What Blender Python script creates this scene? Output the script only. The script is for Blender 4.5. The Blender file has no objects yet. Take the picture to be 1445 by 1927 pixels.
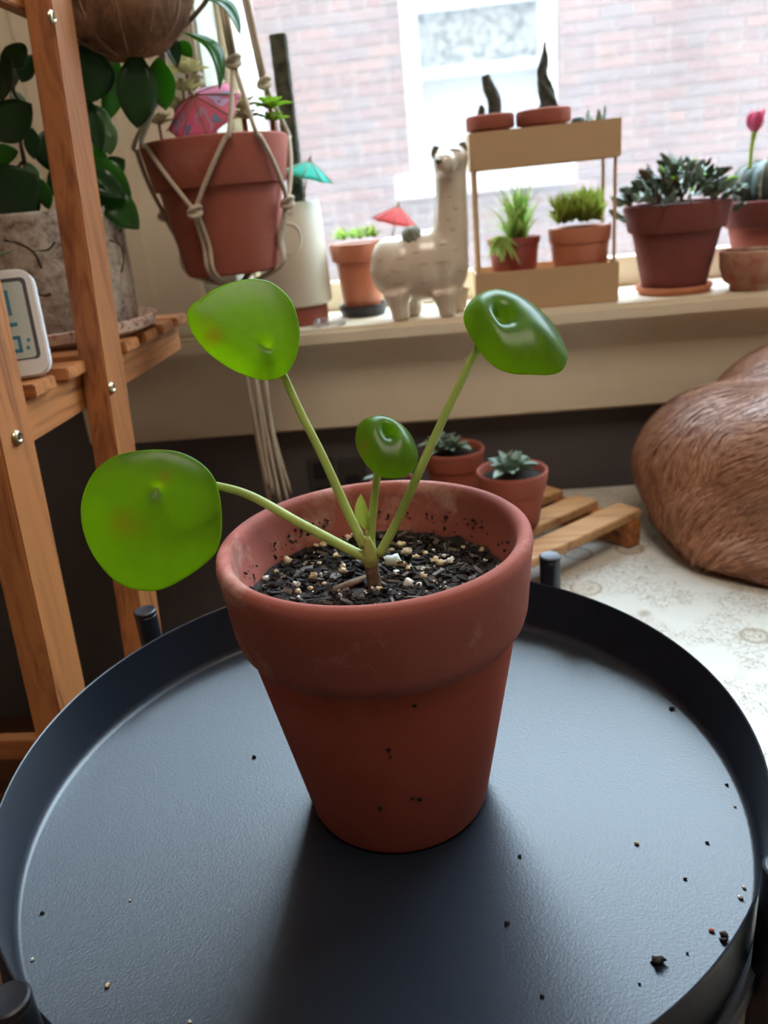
import bpy, bmesh, math, random
from mathutils import Vector, Matrix, noise
random.seed(7)
scene = bpy.context.scene
COL = scene.collection

# ------------------------------------------------------------------ camera
W, H, FPX = 1445.0, 1927.0, 1480.0
PITCH, ROLL, YAW = math.radians(21.8), math.radians(5.7), math.radians(5.5)
CAM = Vector((0.0, 0.0, 0.83))
FW = Vector((-math.sin(YAW) * math.cos(PITCH), math.cos(YAW) * math.cos(PITCH), -math.sin(PITCH)))
R0 = Vector((math.cos(YAW), math.sin(YAW), 0))
U0 = R0.cross(FW)
RT = R0 * math.cos(ROLL) - U0 * math.sin(ROLL)
UP = U0 * math.cos(ROLL) + R0 * math.sin(ROLL)
cam_data = bpy.data.cameras.new('camera')
cam_data.sensor_fit = 'VERTICAL'
cam_data.sensor_height = 36.0
cam_data.sensor_width = 27.0
cam_data.lens = 36.0 * FPX / H
cam_data.clip_start = 0.01
cam_data.dof.use_dof = True
cam_data.dof.focus_distance = 0.40
cam_data.dof.aperture_fstop = 10.5
cam = bpy.data.objects.new('camera', cam_data)
COL.objects.link(cam)
m3 = Matrix((RT, UP, -FW)).transposed()
cam.matrix_world = Matrix.Translation(CAM) @ m3.to_4x4()
scene.camera = cam

# ------------------------------------------------------------------ world, lamps, exposure
world = bpy.data.worlds.new('overcast_sky')
scene.world = world
world.use_nodes = True
bg = world.node_tree.nodes['Background']
bg.inputs[0].default_value = (0.66, 0.83, 1.0, 1)
bg.inputs[1].default_value = 21.0


def lamp(name, loc, target, size, energy, color, size_y=None):
    d = bpy.data.lights.new(name, 'AREA')
    d.energy = energy
    d.color = color
    d.size = size
    if size_y:
        d.shape = 'RECTANGLE'
        d.size_y = size_y
    o = bpy.data.objects.new(name, d)
    o.location = loc
    o.rotation_euler = (Vector(target) - Vector(loc)).to_track_quat('-Z', 'Y').to_euler()
    COL.objects.link(o)
    return o


# the room's ceiling lamp, above and a little behind the camera
lamp('ceiling_lamp_offscreen', (0.25, -0.15, 2.52), (0.25, -0.15, 0.0), 0.9, 24.0, (1.0, 0.86, 0.72))

vs = scene.view_settings
vs.view_transform = 'Standard'
vs.look = 'None'
vs.exposure = 0.0
vs.gamma = 1.0
vs.use_curve_mapping = False


# ------------------------------------------------------------------ pixel helpers
def ray(x, y):
    return RT * ((x - W / 2) / FPX) - UP * ((y - H / 2) / FPX) + FW


def PY(x, y, Y):
    d = ray(x, y)
    return CAM + d * ((Y - CAM.y) / d.y)


def PZ(x, y, z):
    d = ray(x, y)
    return CAM + d * ((z - CAM.z) / d.z)


def PX(x, y, X):
    d = ray(x, y)
    return CAM + d * ((X - CAM.x) / d.x)


def PPL(x, y, p, n):
    d = ray(x, y)
    return CAM + d * ((p - CAM).dot(n) / d.dot(n))


# ------------------------------------------------------------------ materials
def new_mat(name):
    m = bpy.data.materials.new(name)
    m.use_nodes = True
    nt = m.node_tree
    b = nt.nodes['Principled BSDF']
    return m, nt, b


def noise_node(nt, scale, detail=4, vec=(1, 1, 1), rough=0.55, coord='Object', dist=0.0):
    tc = nt.nodes.new('ShaderNodeTexCoord')
    mp = nt.nodes.new('ShaderNodeMapping')
    mp.inputs['Scale'].default_value = vec
    nz = nt.nodes.new('ShaderNodeTexNoise')
    nz.inputs['Scale'].default_value = scale
    nz.inputs['Detail'].default_value = detail
    nz.inputs['Roughness'].default_value = rough
    nz.inputs['Distortion'].default_value = dist
    nt.links.new(tc.outputs[coord], mp.inputs[0])
    nt.links.new(mp.outputs[0], nz.inputs['Vector'])
    return nz.outputs['Fac']


def ramp(nt, fac, stops):
    r = nt.nodes.new('ShaderNodeValToRGB')
    els = r.color_ramp.elements
    while len(els) < len(stops):
        els.new(0.5)
    for e, (p, c) in zip(els, stops):
        e.position = p
        e.color = (c[0], c[1], c[2], 1) if not isinstance(c, (int, float)) else (c, c, c, 1)
    nt.links.new(fac, r.inputs[0])
    return r.outputs[0]


def mixc(nt, fac, a, b):
    mx = nt.nodes.new('ShaderNodeMix')
    mx.data_type = 'RGBA'
    for sock, v in ((0, fac), (6, a), (7, b)):
        if hasattr(v, 'links'):
            nt.links.new(v, mx.inputs[sock])
        elif isinstance(v, (int, float)):
            mx.inputs[sock].default_value = v
        else:
            mx.inputs[sock].default_value = (v[0], v[1], v[2], 1)
    return mx.outputs[2]


def bump(nt, b, fac, strength, dist=0.002):
    bp = nt.nodes.new('ShaderNodeBump')
    bp.inputs['Strength'].default_value = strength
    bp.inputs['Distance'].default_value = dist
    nt.links.new(fac, bp.inputs['Height'])
    nt.links.new(bp.outputs[0], b.inputs['Normal'])


def sc(c, k):
    return tuple(min(1, v * k) for v in c)


def simple(name, col, rough=0.6, var=0.12, scale=30, vec=(1, 1, 1), bmp=0.0, bscale=None, spec=0.5,
           metal=0.0, transl=None, tfac=0.4, coat=0.0, rnd=0.0):
    m, nt, b = new_mat(name)
    f = noise_node(nt, scale, vec=vec)
    c = ramp(nt, f, [(0.3, sc(col, 1 - var)), (0.7, sc(col, 1 + var))])
    if rnd:
        oi = nt.nodes.new('ShaderNodeObjectInfo')
        hs = nt.nodes.new('ShaderNodeHueSaturation')
        mr = nt.nodes.new('ShaderNodeMapRange')
        mr.inputs[3].default_value = 1 - rnd
        mr.inputs[4].default_value = 1 + rnd
        nt.links.new(oi.outputs['Random'], mr.inputs[0])
        nt.links.new(mr.outputs[0], hs.inputs['Value'])
        nt.links.new(c, hs.inputs['Color'])
        c = hs.outputs[0]
    nt.links.new(c, b.inputs['Base Color'])
    b.inputs['Roughness'].default_value = rough
    b.inputs['Specular IOR Level'].default_value = spec
    b.inputs['Metallic'].default_value = metal
    if coat:
        b.inputs['Coat Weight'].default_value = coat
        b.inputs['Coat Roughness'].default_value = 0.12
    if bmp:
        bump(nt, b, noise_node(nt, bscale or scale * 4, detail=3, vec=vec), bmp)
    if transl:
        tr = nt.nodes.new('ShaderNodeBsdfTranslucent')
        tr.inputs[0].default_value = (*transl, 1)
        mx = nt.nodes.new('ShaderNodeMixShader')
        mx.inputs[0].default_value = tfac
        nt.links.new(b.outputs[0], mx.inputs[1])
        nt.links.new(tr.outputs[0], mx.inputs[2])
        nt.links.new(mx.outputs[0], nt.nodes['Material Output'].inputs[0])
    return m


def terracotta(name, col, chalk=0.25, chalk_col=(0.62, 0.42, 0.34), scale=16):
    m, nt, b = new_mat(name)
    base = ramp(nt, noise_node(nt, 9, 3), [(0.3, sc(col, 0.86)), (0.72, sc(col, 1.12))])
    lo = 0.62 - chalk * 0.25
    f = ramp(nt, noise_node(nt, scale, 8, rough=0.7, dist=0.4), [(lo, 0.0), (lo + 0.22, 1.0)])
    mm = nt.nodes.new('ShaderNodeMath')
    mm.operation = 'MULTIPLY'
    mm.inputs[1].default_value = min(1, chalk * 1.6)
    nt.links.new(f, mm.inputs[0])
    nt.links.new(mixc(nt, mm.outputs[0], base, chalk_col), b.inputs['Base Color'])
    b.inputs['Roughness'].default_value = 0.82
    b.inputs['Specular IOR Level'].default_value = 0.3
    bump(nt, b, noise_node(nt, 260, 4), 0.25, 0.0006)
    return m


def wood(name, axis, dark, light, scale=18):
    m, nt, b = new_mat(name)
    v = [1, 1, 1]
    v[axis] = 0.06
    f = noise_node(nt, scale * 4, 6, vec=tuple(v), rough=0.6, dist=1.2)
    f2 = noise_node(nt, 6, 2, vec=tuple(v))
    c = ramp(nt, f, [(0.32, dark), (0.52, sc(light, 0.9)), (0.72, light)])
    c = mixc(nt, ramp(nt, f2, [(0.35, 0.0), (0.75, 0.45)]), c, dark)
    nt.links.new(c, b.inputs['Base Color'])
    b.inputs['Roughness'].default_value = 0.5
    bump(nt, b, f, 0.12, 0.0008)
    return m


def leaf_mat(name, col, tcol, tfac=0.4, rough=0.35, bmp=0.12, bscale=90, rnd=0.15, spec=0.5):
    return simple(name, col, rough, 0.18, 35, bmp=bmp, bscale=bscale, transl=tcol, tfac=tfac, spec=spec, rnd=rnd)


MT = {}
TC = (0.36, 0.076, 0.046)
MT['clay'] = terracotta('terracotta_main', TC, 0.10)
MT['clay_rim'] = terracotta('terracotta_main_rim', (0.31, 0.088, 0.066), 0.42, (0.60, 0.40, 0.33), 22)
MT['clay_dark'] = terracotta('terracotta_dark', (0.20, 0.058, 0.048), 0.12)  # darker clay tone for the bush pot and the cactus rim
MT['clay_mid'] = terracotta('terracotta_mid', (0.33, 0.095, 0.065), 0.15)
MT['clay_light'] = terracotta('terracotta_light', (0.56, 0.22, 0.12), 0.15)
MT['clay_stain'] = terracotta('terracotta_stained', (0.36, 0.13, 0.09), 0.9, (0.45, 0.30, 0.20), 30)
MT['plastic_pot'] = simple('terracotta_plastic', (0.50, 0.17, 0.09), 0.42, 0.05)
MT['maroon'] = simple('maroon_plastic', (0.30, 0.05, 0.035), 0.4, 0.06)
MT['black_plastic'] = simple('black_plastic', (0.012, 0.014, 0.02), 0.45, 0.1)
MT['soil'] = simple('dark_soil', (0.022, 0.017, 0.014), 0.95, 0.6, 140, bmp=0.9, bscale=260)
MT['bark'] = simple('soil_bark', (0.022, 0.016, 0.013), 0.8, 0.6, 300, rnd=0.4, spec=0.2)
MT['chip'] = simple('soil_chip', (0.10, 0.075, 0.06), 0.8, 0.5, 300, rnd=0.5)
MT['perlite'] = simple('pumice_grain', (0.66, 0.50, 0.31), 0.8, 0.3, 500, bmp=0.5, bscale=900, rnd=0.25)
MT['perlite_w'] = simple('perlite_white', (0.75, 0.73, 0.68), 0.8, 0.12, 500, bmp=0.5, bscale=900)
MT['wood_x'] = wood('acacia_x', 0, (0.17, 0.048, 0.014), (0.52, 0.20, 0.060))
MT['wood_y'] = wood('acacia_y', 1, (0.17, 0.048, 0.014), (0.52, 0.20, 0.060))
MT['wood_z'] = wood('acacia_z', 2, (0.17, 0.048, 0.014), (0.52, 0.20, 0.060))
MT['wood_rack'] = wood('pale_acacia', 0, (0.30, 0.13, 0.05), (0.60, 0.34, 0.15))
MT['trim'] = simple('cream_paint', (0.80, 0.71, 0.54), 0.5, 0.05, 12, bmp=0.05, bscale=60)
MT['trim_grey'] = simple('olive_grey_trim', (0.46, 0.46, 0.36), 0.55, 0.2, 25, bmp=0.1, bscale=90)  # olive-grey tone, darker than the cream trim
MT['white_paint'] = simple('white_paint', (0.82, 0.84, 0.84), 0.5, 0.05, 8)
MT['brass'] = simple('bolt_metal', (0.62, 0.54, 0.36), 0.28, 0.1, 80, metal=1.0)
MT['dark'] = simple('dark_hole', (0.01, 0.01, 0.01), 0.7)
MT['cord'] = simple('cotton_cord', (0.52, 0.44, 0.33), 0.85, 0.15, 400, bmp=0.5, bscale=900)
MT['tan'] = simple('tan_powder_coat', (0.51, 0.340, 0.185), 0.5, 0.03, 20)
MT['cream_pot'] = simple('cream_ceramic', (0.66, 0.62, 0.50), 0.42, 0.04, 14)
MT['llama'] = simple('glazed_ceramic', (0.66, 0.56, 0.44), 0.22, 0.05, 20, coat=0.5)
MT['llama_dark'] = simple('glaze_olive', (0.12, 0.115, 0.07), 0.35, 0.2, 60)
MT['llama_mark'] = simple('glaze_mark', (0.40, 0.31, 0.22), 0.4, 0.15, 60)
MT['moss'] = simple('cork_bark_pole', (0.055, 0.055, 0.035), 0.95, 0.7, 60, bmp=0.9, bscale=120)
MT['coir'] = simple('coir_fibre', (0.24, 0.125, 0.065), 0.95, 0.45, 40, vec=(1, 1, 0.3), bmp=0.9, bscale=160)
MT['twine'] = simple('twine', (0.40, 0.26, 0.16), 0.8, 0.1)
MT['stem_brown'] = simple('vine_stem', (0.10, 0.065, 0.045), 0.7, 0.2)
MT['leaf_dark'] = leaf_mat('leaf_dark', (0.022, 0.075, 0.026), (0.10, 0.30, 0.02), 0.22, 0.3)
MT['leaf_mid'] = leaf_mat('leaf_mid', (0.035, 0.13, 0.022), (0.16, 0.42, 0.03), 0.42, 0.33)
MT['leaf_pale'] = leaf_mat('leaf_pale', (0.24, 0.34, 0.20), (0.3, 0.5, 0.15), 0.3, 0.3)
MT['leaf_lime'] = leaf_mat('leaf_lime', (0.22, 0.38, 0.06), (0.5, 0.7, 0.12), 0.5, 0.5)
MT['leaf_spider'] = leaf_mat('leaf_spider', (0.38, 0.52, 0.14), (0.5, 0.7, 0.2), 0.5, 0.5)
MT['leaf_haw'] = leaf_mat('leaf_haworthia', (0.34, 0.40, 0.08), (0.4, 0.5, 0.08), 0.4, 0.5)
MT['leaf_sage'] = leaf_mat('leaf_sage', (0.22, 0.30, 0.235), (0.2, 0.3, 0.15), 0.15, 0.45)
MT['leaf_bush'] = leaf_mat('leaf_bush', (0.075, 0.095, 0.060), (0.15, 0.18, 0.06), 0.15, 0.4, rnd=0.5)
MT['leaf_brown'] = leaf_mat('leaf_reddish', (0.12, 0.06, 0.04), (0.2, 0.1, 0.05), 0.15, 0.4)
MT['flower_pale'] = leaf_mat('pale_rosette', (0.62, 0.58, 0.36), (0.7, 0.65, 0.35), 0.4, 0.5)
MT['flower_pink'] = leaf_mat('pink_petal', (0.62, 0.12, 0.24), (0.8, 0.2, 0.35), 0.4, 0.45)
MT['red_stem'] = simple('reddish_stem', (0.34, 0.10, 0.05), 0.6, 0.2)
MT['cactus'] = simple('cactus_green', (0.030, 0.055, 0.040), 0.55, 0.3, 60, bmp=0.3, bscale=200)
MT['cactus_grey'] = simple('cactus_grey', (0.055, 0.060, 0.045), 0.8, 0.6, 120, bmp=0.6, bscale=200)
MT['cactus_pale'] = simple('cactus_mossy', (0.20, 0.21, 0.15), 0.8, 0.5, 120, bmp=0.6, bscale=200)
MT['spine'] = simple('cactus_spine', (0.42, 0.34, 0.25), 0.7, 0.2)
MT['pap_pink'] = simple('paper_pink', (0.72, 0.20, 0.30), 0.8, 0.05, 20, transl=(0.85, 0.25, 0.40), tfac=0.4)
MT['pap_blue'] = simple('paper_blue_print', (0.22, 0.34, 0.50), 0.8, 0.1, transl=(0.3, 0.4, 0.6), tfac=0.4)
MT['pap_lav'] = simple('paper_lavender', (0.55, 0.42, 0.58), 0.8, 0.05, transl=(0.7, 0.5, 0.7), tfac=0.4)
MT['pap_teal'] = simple('paper_teal', (0.06, 0.52, 0.44), 0.8, 0.1, 15, transl=(0.15, 0.85, 0.7), tfac=0.5)
MT['pap_red'] = simple('paper_coral', (0.62, 0.12, 0.13), 0.8, 0.1, 15, transl=(0.85, 0.25, 0.25), tfac=0.5)
MT['stick'] = simple('bamboo_stick', (0.30, 0.19, 0.10), 0.7, 0.15)
MT['fur'] = simple('russet_fur', (0.42, 0.175, 0.085), 0.5, 0.45, 12, vec=(1, 1, 1), spec=0.4)
def m_fur():
    m, nt, b = new_mat('russet_fur')
    g = nt.nodes.new('ShaderNodeNewGeometry')
    c = ramp(nt, g.outputs['Random Per Island'], [(0.0, (0.23, 0.085, 0.045)), (0.5, (0.43, 0.19, 0.10)), (1.0, (0.64, 0.36, 0.21))])
    c = mixc(nt, ramp(nt, noise_node(nt, 9, 3), [(0.35, 0.55), (0.65, 0.0)]), c, (0.20, 0.065, 0.035))
    nt.links.new(c, b.inputs['Base Color'])
    b.inputs['Roughness'].default_value = 0.45
    return m


MT['fur'] = m_fur()
MT['skin'] = simple('dog_undercoat', (0.24, 0.090, 0.044), 0.85, 0.3, 14)
MT['nose'] = simple('dog_nose', (0.02, 0.012, 0.01), 0.4)
MT['case_white'] = simple('white_plastic', (0.78, 0.78, 0.78), 0.35, 0.02)
MT['lcd'] = simple('lcd_grey', (0.55, 0.62, 0.58), 0.3, 0.03)
MT['lcd_ink'] = simple('lcd_ink', (0.06, 0.24, 0.36), 0.4, 0.05)
MT['lcd_bez'] = simple('lcd_bezel', (0.09, 0.09, 0.10), 0.4, 0.05)
MT['outlet'] = simple('outlet_plate', (0.050, 0.046, 0.044), 0.5, 0.05)
MT['floor'] = wood('floor_oak', 0, (0.07, 0.028, 0.012), (0.16, 0.070, 0.032), 5)


def m_wall():
    m, nt, b = new_mat('two_tone_wall_paint')
    tc = nt.nodes.new('ShaderNodeTexCoord')
    sp = nt.nodes.new('ShaderNodeSeparateXYZ')
    nt.links.new(tc.outputs['Object'], sp.inputs[0])
    f = ramp(nt, sp.outputs[2], [(0.0, 0.0), (1.0, 1.0)])
    gt = nt.nodes.new('ShaderNodeMath')
    gt.operation = 'GREATER_THAN'
    gt.inputs[1].default_value = 0.60
    nt.links.new(sp.outputs[2], gt.inputs[0])
    lo = ramp(nt, noise_node(nt, 5, 3), [(0.3, (0.090, 0.080, 0.080)), (0.7, (0.112, 0.100, 0.100))])
    nt.links.new(mixc(nt, gt.outputs[0], lo, (0.66, 0.59, 0.45)), b.inputs['Base Color'])
    b.inputs['Roughness'].default_value = 0.7
    bump(nt, b, noise_node(nt, 90, 3), 0.1, 0.001)
    return m


MT['wall'] = m_wall()
MT['room'] = simple('room_plaster', (0.62, 0.55, 0.46), 0.9, 0.03, 4)


def m_tray():
    m, nt, b = new_mat('black_powder_coat')
    c = ramp(nt, noise_node(nt, 8, 3), [(0.3, (0.007, 0.011, 0.019)), (0.7, (0.010, 0.015, 0.025))])
    nt.links.new(c, b.inputs['Base Color'])
    b.inputs['Roughness'].default_value = 0.36
    b.inputs['Specular IOR Level'].default_value = 0.6
    bump(nt, b, noise_node(nt, 620, 2), 0.32, 0.0003)
    return m


MT['tray'] = m_tray()


def m_quilt():
    m, nt, b = new_mat('toile_print_quilt')
    cream = (0.56, 0.54, 0.48)
    brown = (0.20, 0.14, 0.075)
    tan = (0.44, 0.37, 0.28)
    tc = nt.nodes.new('ShaderNodeTexCoord')
    vo = nt.nodes.new('ShaderNodeTexVoronoi')
    vo.inputs['Scale'].default_value = 19
    vo.inputs['Randomness'].default_value = 0.9
    nt.links.new(tc.outputs['Object'], vo.inputs['Vector'])
    disc = ramp(nt, vo.outputs['Distance'], [(0.34, 1.0), (0.37, 0.0)])
    ring = ramp(nt, vo.outputs['Distance'], [(0.31, 0.0), (0.34, 1.0), (0.36, 1.0), (0.40, 0.0)])
    rare = ramp(nt, vo.outputs['Color'], [(0.58, 0.0), (0.62, 1.0)])

    def mul(a, c):
        q = nt.nodes.new('ShaderNodeMath')
        q.operation = 'MULTIPLY'
        nt.links.new(a, q.inputs[0])
        if hasattr(c, 'links'):
            nt.links.new(c, q.inputs[1])
        else:
            q.inputs[1].default_value = c
        return q.outputs[0]
    tw = noise_node(nt, 95, 3, rough=0.6, dist=1.5)
    twig = ramp(nt, tw, [(0.475, 0.0), (0.49, 1.0), (0.515, 1.0), (0.53, 0.0)])
    area = ramp(nt, noise_node(nt, 13, 2), [(0.44, 0.0), (0.52, 1.0)])
    c = mixc(nt, mul(mul(disc, rare), 0.55), cream, tan)
    c = mixc(nt, mul(mul(ring, rare), 0.6), c, brown)
    c = mixc(nt, mul(mul(twig, area), 0.85), c, brown)
    nt.links.new(c, b.inputs['Base Color'])
    b.inputs['Roughness'].default_value = 0.85
    bump(nt, b, noise_node(nt, 30, 3), 0.3, 0.004)
    return m


MT['quilt'] = m_quilt()


def m_brick(name, cols):
    m, nt, b = new_mat(name)
    oi = nt.nodes.new('ShaderNodeObjectInfo')
    g = nt.nodes.new('ShaderNodeNewGeometry')
    ad = nt.nodes.new('ShaderNodeMath')
    ad.operation = 'ADD'
    nt.links.new(oi.outputs['Random'], ad.inputs[0])
    nt.links.new(g.outputs['Random Per Island'], ad.inputs[1])
    fr = nt.nodes.new('ShaderNodeMath')
    fr.operation = 'FRACT'
    nt.links.new(ad.outputs[0], fr.inputs[0])
    c = ramp(nt, fr.outputs[0], [(i / (len(cols) - 1), k) for i, k in enumerate(cols)])
    c = mixc(nt, ramp(nt, noise_node(nt, 30, 4), [(0.35, 0.0), (0.8, 0.5)]), c, (0.42, 0.38, 0.36))
    nt.links.new(c, b.inputs['Base Color'])
    b.inputs['Roughness'].default_value = 0.9
    bump(nt, b, noise_node(nt, 60, 4), 0.4, 0.003)
    return m


MT['brick'] = m_brick('old_red_brick', [(0.25, 0.145, 0.125), (0.33, 0.18, 0.15), (0.26, 0.20, 0.19), (0.37, 0.215, 0.17), (0.29, 0.165, 0.15), (0.24, 0.19, 0.185)])
MT['mortar'] = simple('mortar', (0.62, 0.58, 0.53), 0.95, 0.15, 12)


MT['sky_block'] = simple('sky_block_facade', (0.26, 0.185, 0.145), 0.9, 0.1, 3)  # tone of the unseen sky-blocking wall


def m_farbrick():
    m, nt, b = new_mat('distant_brickwork')
    tc = nt.nodes.new('ShaderNodeTexCoord')
    mp = nt.nodes.new('ShaderNodeMapping')
    mp.inputs['Rotation'].default_value = (math.radians(90), 0, 0)
    br = nt.nodes.new('ShaderNodeTexBrick')
    br.inputs['Scale'].default_value = 1.0
    br.inputs['Brick Width'].default_value = 0.212
    br.inputs['Row Height'].default_value = 0.0665
    br.inputs['Mortar Size'].default_value = 0.006
    br.inputs['Color1'].default_value = (0.25, 0.15, 0.13, 1)
    br.inputs['Color2'].default_value = (0.35, 0.20, 0.165, 1)
    br.inputs['Mortar'].default_value = (0.45, 0.42, 0.39, 1)
    nt.links.new(tc.outputs['Object'], mp.inputs[0])
    nt.links.new(mp.outputs[0], br.inputs['Vector'])
    nt.links.new(br.outputs[0], b.inputs['Base Color'])
    b.inputs['Roughness'].default_value = 0.9
    return m


MT['farbrick'] = m_farbrick()


def m_pane(haze):
    m, nt, b = new_mat('dusty_window_glass')
    nt.nodes.remove(b)
    t = nt.nodes.new('ShaderNodeBsdfTransparent')
    t.inputs[0].default_value = (0.97, 0.985, 0.98, 1)
    d = nt.nodes.new('ShaderNodeBsdfTranslucent')
    d.inputs[0].default_value = (0.95, 0.97, 1.0, 1)
    mx = nt.nodes.new('ShaderNodeMixShader')
    f = ramp(nt, noise_node(nt, 5, 4), [(0.3, haze * 0.8), (0.7, haze * 1.2)])
    nt.links.new(f, mx.inputs[0])
    nt.links.new(t.outputs[0], mx.inputs[1])
    nt.links.new(d.outputs[0], mx.inputs[2])
    nt.links.new(mx.outputs[0], nt.nodes['Material Output'].inputs[0])
    return m


MT['pane'] = m_pane(0.048)


def m_frost():
    m, nt, b = new_mat('frosted_pattern_glass')
    f = ramp(nt, noise_node(nt, 22, 3, dist=1.0), [(0.40, (0.12, 0.15, 0.145)), (0.54, (0.42, 0.47, 0.46))])
    nt.links.new(f, b.inputs['Base Color'])
    b.inputs['Roughness'].default_value = 0.5
    return m


MT['frost'] = m_frost()
MT['blind'] = simple('pale_blind', (0.50, 0.54, 0.57), 0.7, 0.02, 3)


def m_clear():
    m, nt, b = new_mat('clear_plastic')
    b.inputs['Base Color'].default_value = (0.9, 0.93, 0.95, 1)
    b.inputs['Transmission Weight'].default_value = 0.92
    b.inputs['Roughness'].default_value = 0.08
    b.inputs['IOR'].default_value = 1.3
    return m


MT['clear'] = m_clear()


def m_stone():
    m, nt, b = new_mat('rough_stoneware')
    f = noise_node(nt, 85, 5, rough=0.65)
    c = ramp(nt, f, [(0.34, (0.17, 0.12, 0.09)), (0.44, (0.36, 0.28, 0.22)), (0.56, (0.52, 0.43, 0.35)), (0.8, (0.62, 0.54, 0.46))])
    nt.links.new(c, b.inputs['Base Color'])
    b.inputs['Roughness'].default_value = 0.85
    bump(nt, b, f, 0.6, 0.004)
    return m


MT['stone'] = m_stone()
MT['stone_crack'] = simple('stone_crack', (0.07, 0.05, 0.04), 0.95)


def m_saucer():
    m, nt, b = new_mat('woven_print_saucer')
    f = noise_node(nt, 130, 3)
    c = ramp(nt, f, [(0.36, (0.28, 0.10, 0.09)), (0.46, (0.55, 0.35, 0.26)), (0.55, (0.62, 0.50, 0.36)), (0.68, (0.45, 0.20, 0.18))])
    nt.links.new(c, b.inputs['Base Color'])
    b.inputs['Roughness'].default_value = 0.6
    return m


MT['saucer_print'] = m_saucer()


def m_pilea(name, tfac, rough, spec):
    """glossy upper face, translucent blade; the 'blade' attribute carries veins and yellowed spots"""
    m, nt, b = new_mat(name)
    at = nt.nodes.new('ShaderNodeAttribute')
    at.attribute_name = 'blade'
    sp = nt.nodes.new('ShaderNodeSeparateColor')
    nt.links.new(at.outputs['Color'], sp.inputs[0])
    base = ramp(nt, noise_node(nt, 60, 4), [(0.3, (0.032, 0.075, 0.010)), (0.7, (0.048, 0.110, 0.014))])
    base = mixc(nt, sp.outputs[0], base, (0.12, 0.25, 0.03))
    base = mixc(nt, sp.outputs[1], base, (0.20, 0.20, 0.02))
    tcol = ramp(nt, noise_node(nt, 22, 4), [(0.3, (0.52, 0.75, 0.005)), (0.7, (0.62, 0.88, 0.006))])
    tcol = mixc(nt, sp.outputs[0], tcol, (0.75, 0.95, 0.08))
    tcol = mixc(nt, sp.outputs[1], tcol, (0.62, 0.52, 0.03))
    nt.links.new(base, b.inputs['Base Color'])
    b.inputs['Roughness'].default_value = rough
    b.inputs['Specular IOR Level'].default_value = spec
    bp = nt.nodes.new('ShaderNodeBump')
    bp.inputs['Strength'].default_value = 0.12
    bp.inputs['Distance'].default_value = 0.001
    nt.links.new(noise_node(nt, 220, 3), bp.inputs['Height'])
    nt.links.new(bp.outputs[0], b.inputs['Normal'])
    tr = nt.nodes.new('ShaderNodeBsdfTranslucent')
    nt.links.new(tcol, tr.inputs[0])
    mx = nt.nodes.new('ShaderNodeMixShader')
    mx.inputs[0].default_value = tfac
    nt.links.new(b.outputs[0], mx.inputs[1])
    nt.links.new(tr.outputs[0], mx.inputs[2])
    nt.links.new(mx.outputs[0], nt.nodes['Material Output'].inputs[0])
    return m


MT['pilea'] = m_pilea('pilea_leaf', 0.64, 0.29, 0.55)
MT['petiole'] = simple('petiole_green', (0.36, 0.44, 0.12), 0.45, 0.1, 60, transl=(0.6, 0.7, 0.2), tfac=0.25)
MT['crown'] = simple('crown_green', (0.33, 0.36, 0.09), 0.5, 0.15, 120)
MT['stemwood'] = simple('woody_stem', (0.17, 0.10, 0.055), 0.8, 0.4, 220, bmp=0.5)
MT['sprout'] = simple('young_leaf', (0.42, 0.52, 0.12), 0.4, 0.08, 100, transl=(0.7, 0.8, 0.25), tfac=0.4)


# ------------------------------------------------------------------ object helpers
def root_loc(o):
    while o.parent:
        o = o.parent
    return o.location.copy()


def tag(o, label, cat, group=None, kind=None):
    o['label'] = label
    o['category'] = cat
    if group:
        o['group'] = group
    if kind:
        o['kind'] = kind
    return o


def thing(name, label, cat, loc, group=None):
    o = bpy.data.objects.new(name, None)
    o.empty_display_size = 0.02
    o.location = loc
    COL.objects.link(o)
    return tag(o, label, cat, group)


def basis(d):
    d = d.normalized()
    a = Vector((0, 0, 1)) if abs(d.z) < 0.9 else Vector((1, 0, 0))
    u = d.cross(a).normalized()
    return u, d.cross(u).normalized()


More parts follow.
